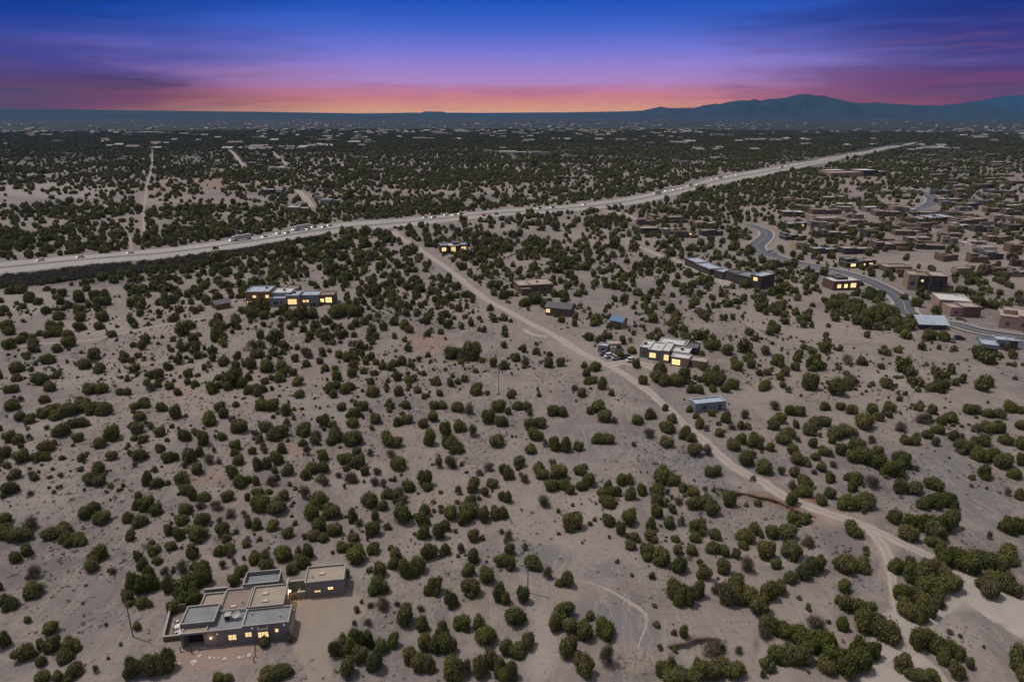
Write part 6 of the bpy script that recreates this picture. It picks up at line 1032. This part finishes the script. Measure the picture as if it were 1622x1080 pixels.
def scatter(name, X, Y, W, Hs, I, coll, sink=0.06, zoff=None):
    X, Y, W, Hs, I = [np.concatenate([np.asarray(k, float) for k in q]) for q in (X, Y, W, Hs, I)]
    Z = Hh(X, Y) - sink
    me = bpy.data.meshes.new(name); me.vertices.add(len(X)); me.vertices.foreach_set('co', np.stack([X, Y, Z], -1).astype(np.float32).ravel())
    me.attributes.new('siz', 'FLOAT_VECTOR', 'POINT').data.foreach_set('vector', np.stack([W / 2, W / 2, Hs], -1).astype(np.float32).ravel())
    me.attributes.new('rz', 'FLOAT', 'POINT').data.foreach_set('value', rng.uniform(0, 6.283, len(X)).astype(np.float32))
    me.attributes.new('pick', 'INT', 'POINT').data.foreach_set('value', I.astype(np.int32))
    o = obj(name, me); g = bpy.data.node_groups.new(name + '_nodes', 'GeometryNodeTree')
    g.interface.new_socket('Geometry', in_out='INPUT', socket_type='NodeSocketGeometry'); g.interface.new_socket('Geometry', in_out='OUTPUT', socket_type='NodeSocketGeometry')
    gi, go = N(g, 'NodeGroupInput'), N(g, 'NodeGroupOutput'); ci = N(g, 'GeometryNodeCollectionInfo'); ci.inputs['Collection'].default_value = coll
    ci.inputs['Separate Children'].default_value = True; ci.inputs['Reset Children'].default_value = True
    ip = N(g, 'GeometryNodeInstanceOnPoints'); ip.inputs['Pick Instance'].default_value = True
    def na(nm, ty):
        n = N(g, 'GeometryNodeInputNamedAttribute', data_type=ty); n.inputs['Name'].default_value = nm; return n.outputs['Attribute']
    g.links.new(gi.outputs[0], ip.inputs['Points']); g.links.new(ci.outputs[0], ip.inputs['Instance']); g.links.new(na('pick', 'INT'), ip.inputs['Instance Index'])
    cb = N(g, 'ShaderNodeCombineXYZ'); g.links.new(na('rz', 'FLOAT'), cb.inputs[2]); g.links.new(cb.outputs[0], ip.inputs['Rotation']); g.links.new(na('siz', 'FLOAT_VECTOR'), ip.inputs['Scale'])
    g.links.new(ip.outputs[0], go.inputs[0]); md = o.modifiers.new('scatter', 'NODES'); md.node_group = g
    print(name, len(X)); return tag(o, kind='stuff')
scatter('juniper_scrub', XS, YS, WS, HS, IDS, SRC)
# tufts of dry grass, twigs and stones on the near ground
TUF = bpy.data.collections.new('tuft_kinds')
tm = [crown_mesh('tuft', 600 + i, 60, M['dry'], 0.3, core=False, dry=True) for i in range(3)]
for i, me_ in enumerate(tm): TUF.objects.link(bpy.data.objects.new('t_%02d' % i, me_))
n = 26000; a = np.radians(rng.uniform(-41, 41, n)); rr = np.sqrt(rng.uniform(70 ** 2, 330 ** 2, n)); x, y = rr * np.sin(a), rr * np.cos(a)
k = (vn(x / 14, y / 14) + 0.6 * vn(x / 40, y / 40) > 0.02 + rng.normal(0, 0.12, n)); x, y = x[k], y[k]; ok = keep_clear(x, y); x, y = x[ok], y[ok]
hx, hy = HOUSE_C; ok = np.hypot(x - hx, y - hy) > 24; x, y = x[ok], y[ok]
wv = np.exp(rng.normal(-0.55, 0.42, len(x)))
scatter('dry_tufts', [x], [y], [wv], [wv * 0.5], [rng.integers(0, 3, len(x))], TUF, 0.02)
STO = bpy.data.collections.new('stone_kinds'); ms = plain('stone', (0.225, 0.19, 0.18), 0.9, 0.2, 1.5)
import bmesh
for i in range(4):
    bm = bmesh.new(); bmesh.ops.create_icosphere(bm, subdivisions=1, radius=1.0)
    for v in bm.verts: v.co *= 1 + random.uniform(-.28, .28); v.co.z = (v.co.z + .5) * .5
    me_ = bpy.data.meshes.new('stone'); bm.to_mesh(me_); bm.free(); me_.materials.append(ms); STO.objects.link(bpy.data.objects.new('s_%02d' % i, me_))
xs_, ys_ = [], []
for cx, cy, rx, ry, n in ((90, 905, 120, 50, 500), (90, 770, 120, 50, 450), (180, 960, 80, 30, 260), (610, 960, 30, 30, 160), (470, 1062, 60, 18, 260), (760, 735, 60, 22, 300), (690, 790, 60, 16, 200), (1010, 940, 70, 30, 200), (1010, 1050, 60, 26, 200), (1530, 1000, 60, 30, 120), (1555, 795, 50, 25, 160), (1270, 800, 60, 14, 120), (690, 690, 50, 18, 120), (1400, 900, 26, 30, 90), (720, 905, 30, 10, 80), (250, 1005, 16, 18, 60)):
    q = rng.normal(0, 0.5, (n, 2)); P = np.array([flat(cx + u * rx, min(cy + v * ry, 1120)) for u, v in q]); xs_.append(P[:, 0]); ys_.append(P[:, 1])
x, y = np.concatenate(xs_), np.concatenate(ys_); ok = keep_clear(x, y); x, y = x[ok], y[ok]; wv = np.exp(rng.normal(-1.25, 0.45, len(x)))
scatter('scattered_stones', [x], [y], [wv], [wv * 0.45], [rng.integers(0, 4, len(x))], STO, 0.02)
# low dark brush on the highway's near bank
BR = bpy.data.collections.new('brush_kinds'); mdk = leaf_mat('dark_brush', [(0.06, 0.056, 0.05), (0.085, 0.078, 0.07), (0.05, 0.05, 0.04)])
for i in range(3): BR.objects.link(bpy.data.objects.new('k_%02d' % i, crown_mesh('brush', 650 + i, 90, mdk, 0.25, core=False, dry=True)))
n = 9000; bx_ = rng.uniform(-50, 520, n); by_ = np.interp(bx_, [-60, 0, 130, 280, 400, 520], [452, 436, 423, 410, 393, 373]) + rng.uniform(0, 1, n) ** .8 * np.interp(bx_, [0, 300, 520], [20, 15, 1])
P = np.array([flat(a, b) for a, b in zip(bx_, by_)]); x, y = P[:, 0], P[:, 1]
ok = keep_clear(x, y); x, y = x[ok], y[ok]; wv = np.exp(rng.normal(0.75, 0.35, len(x)))
scatter('bank_brush', [x], [y], [wv], [wv * 0.6], [rng.integers(0, 3, len(x))], BR, 0.02)
# the rest of the far town, too many and too small to stand one by one
q = TOWNREST[290:]
scatter('distant_town', [[p[2] for p in q]], [[p[3] for p in q]], [[2 * p[7] for p in q]], [[1.0 for p in q]], [[p[6] for p in q]], TWN, 0)
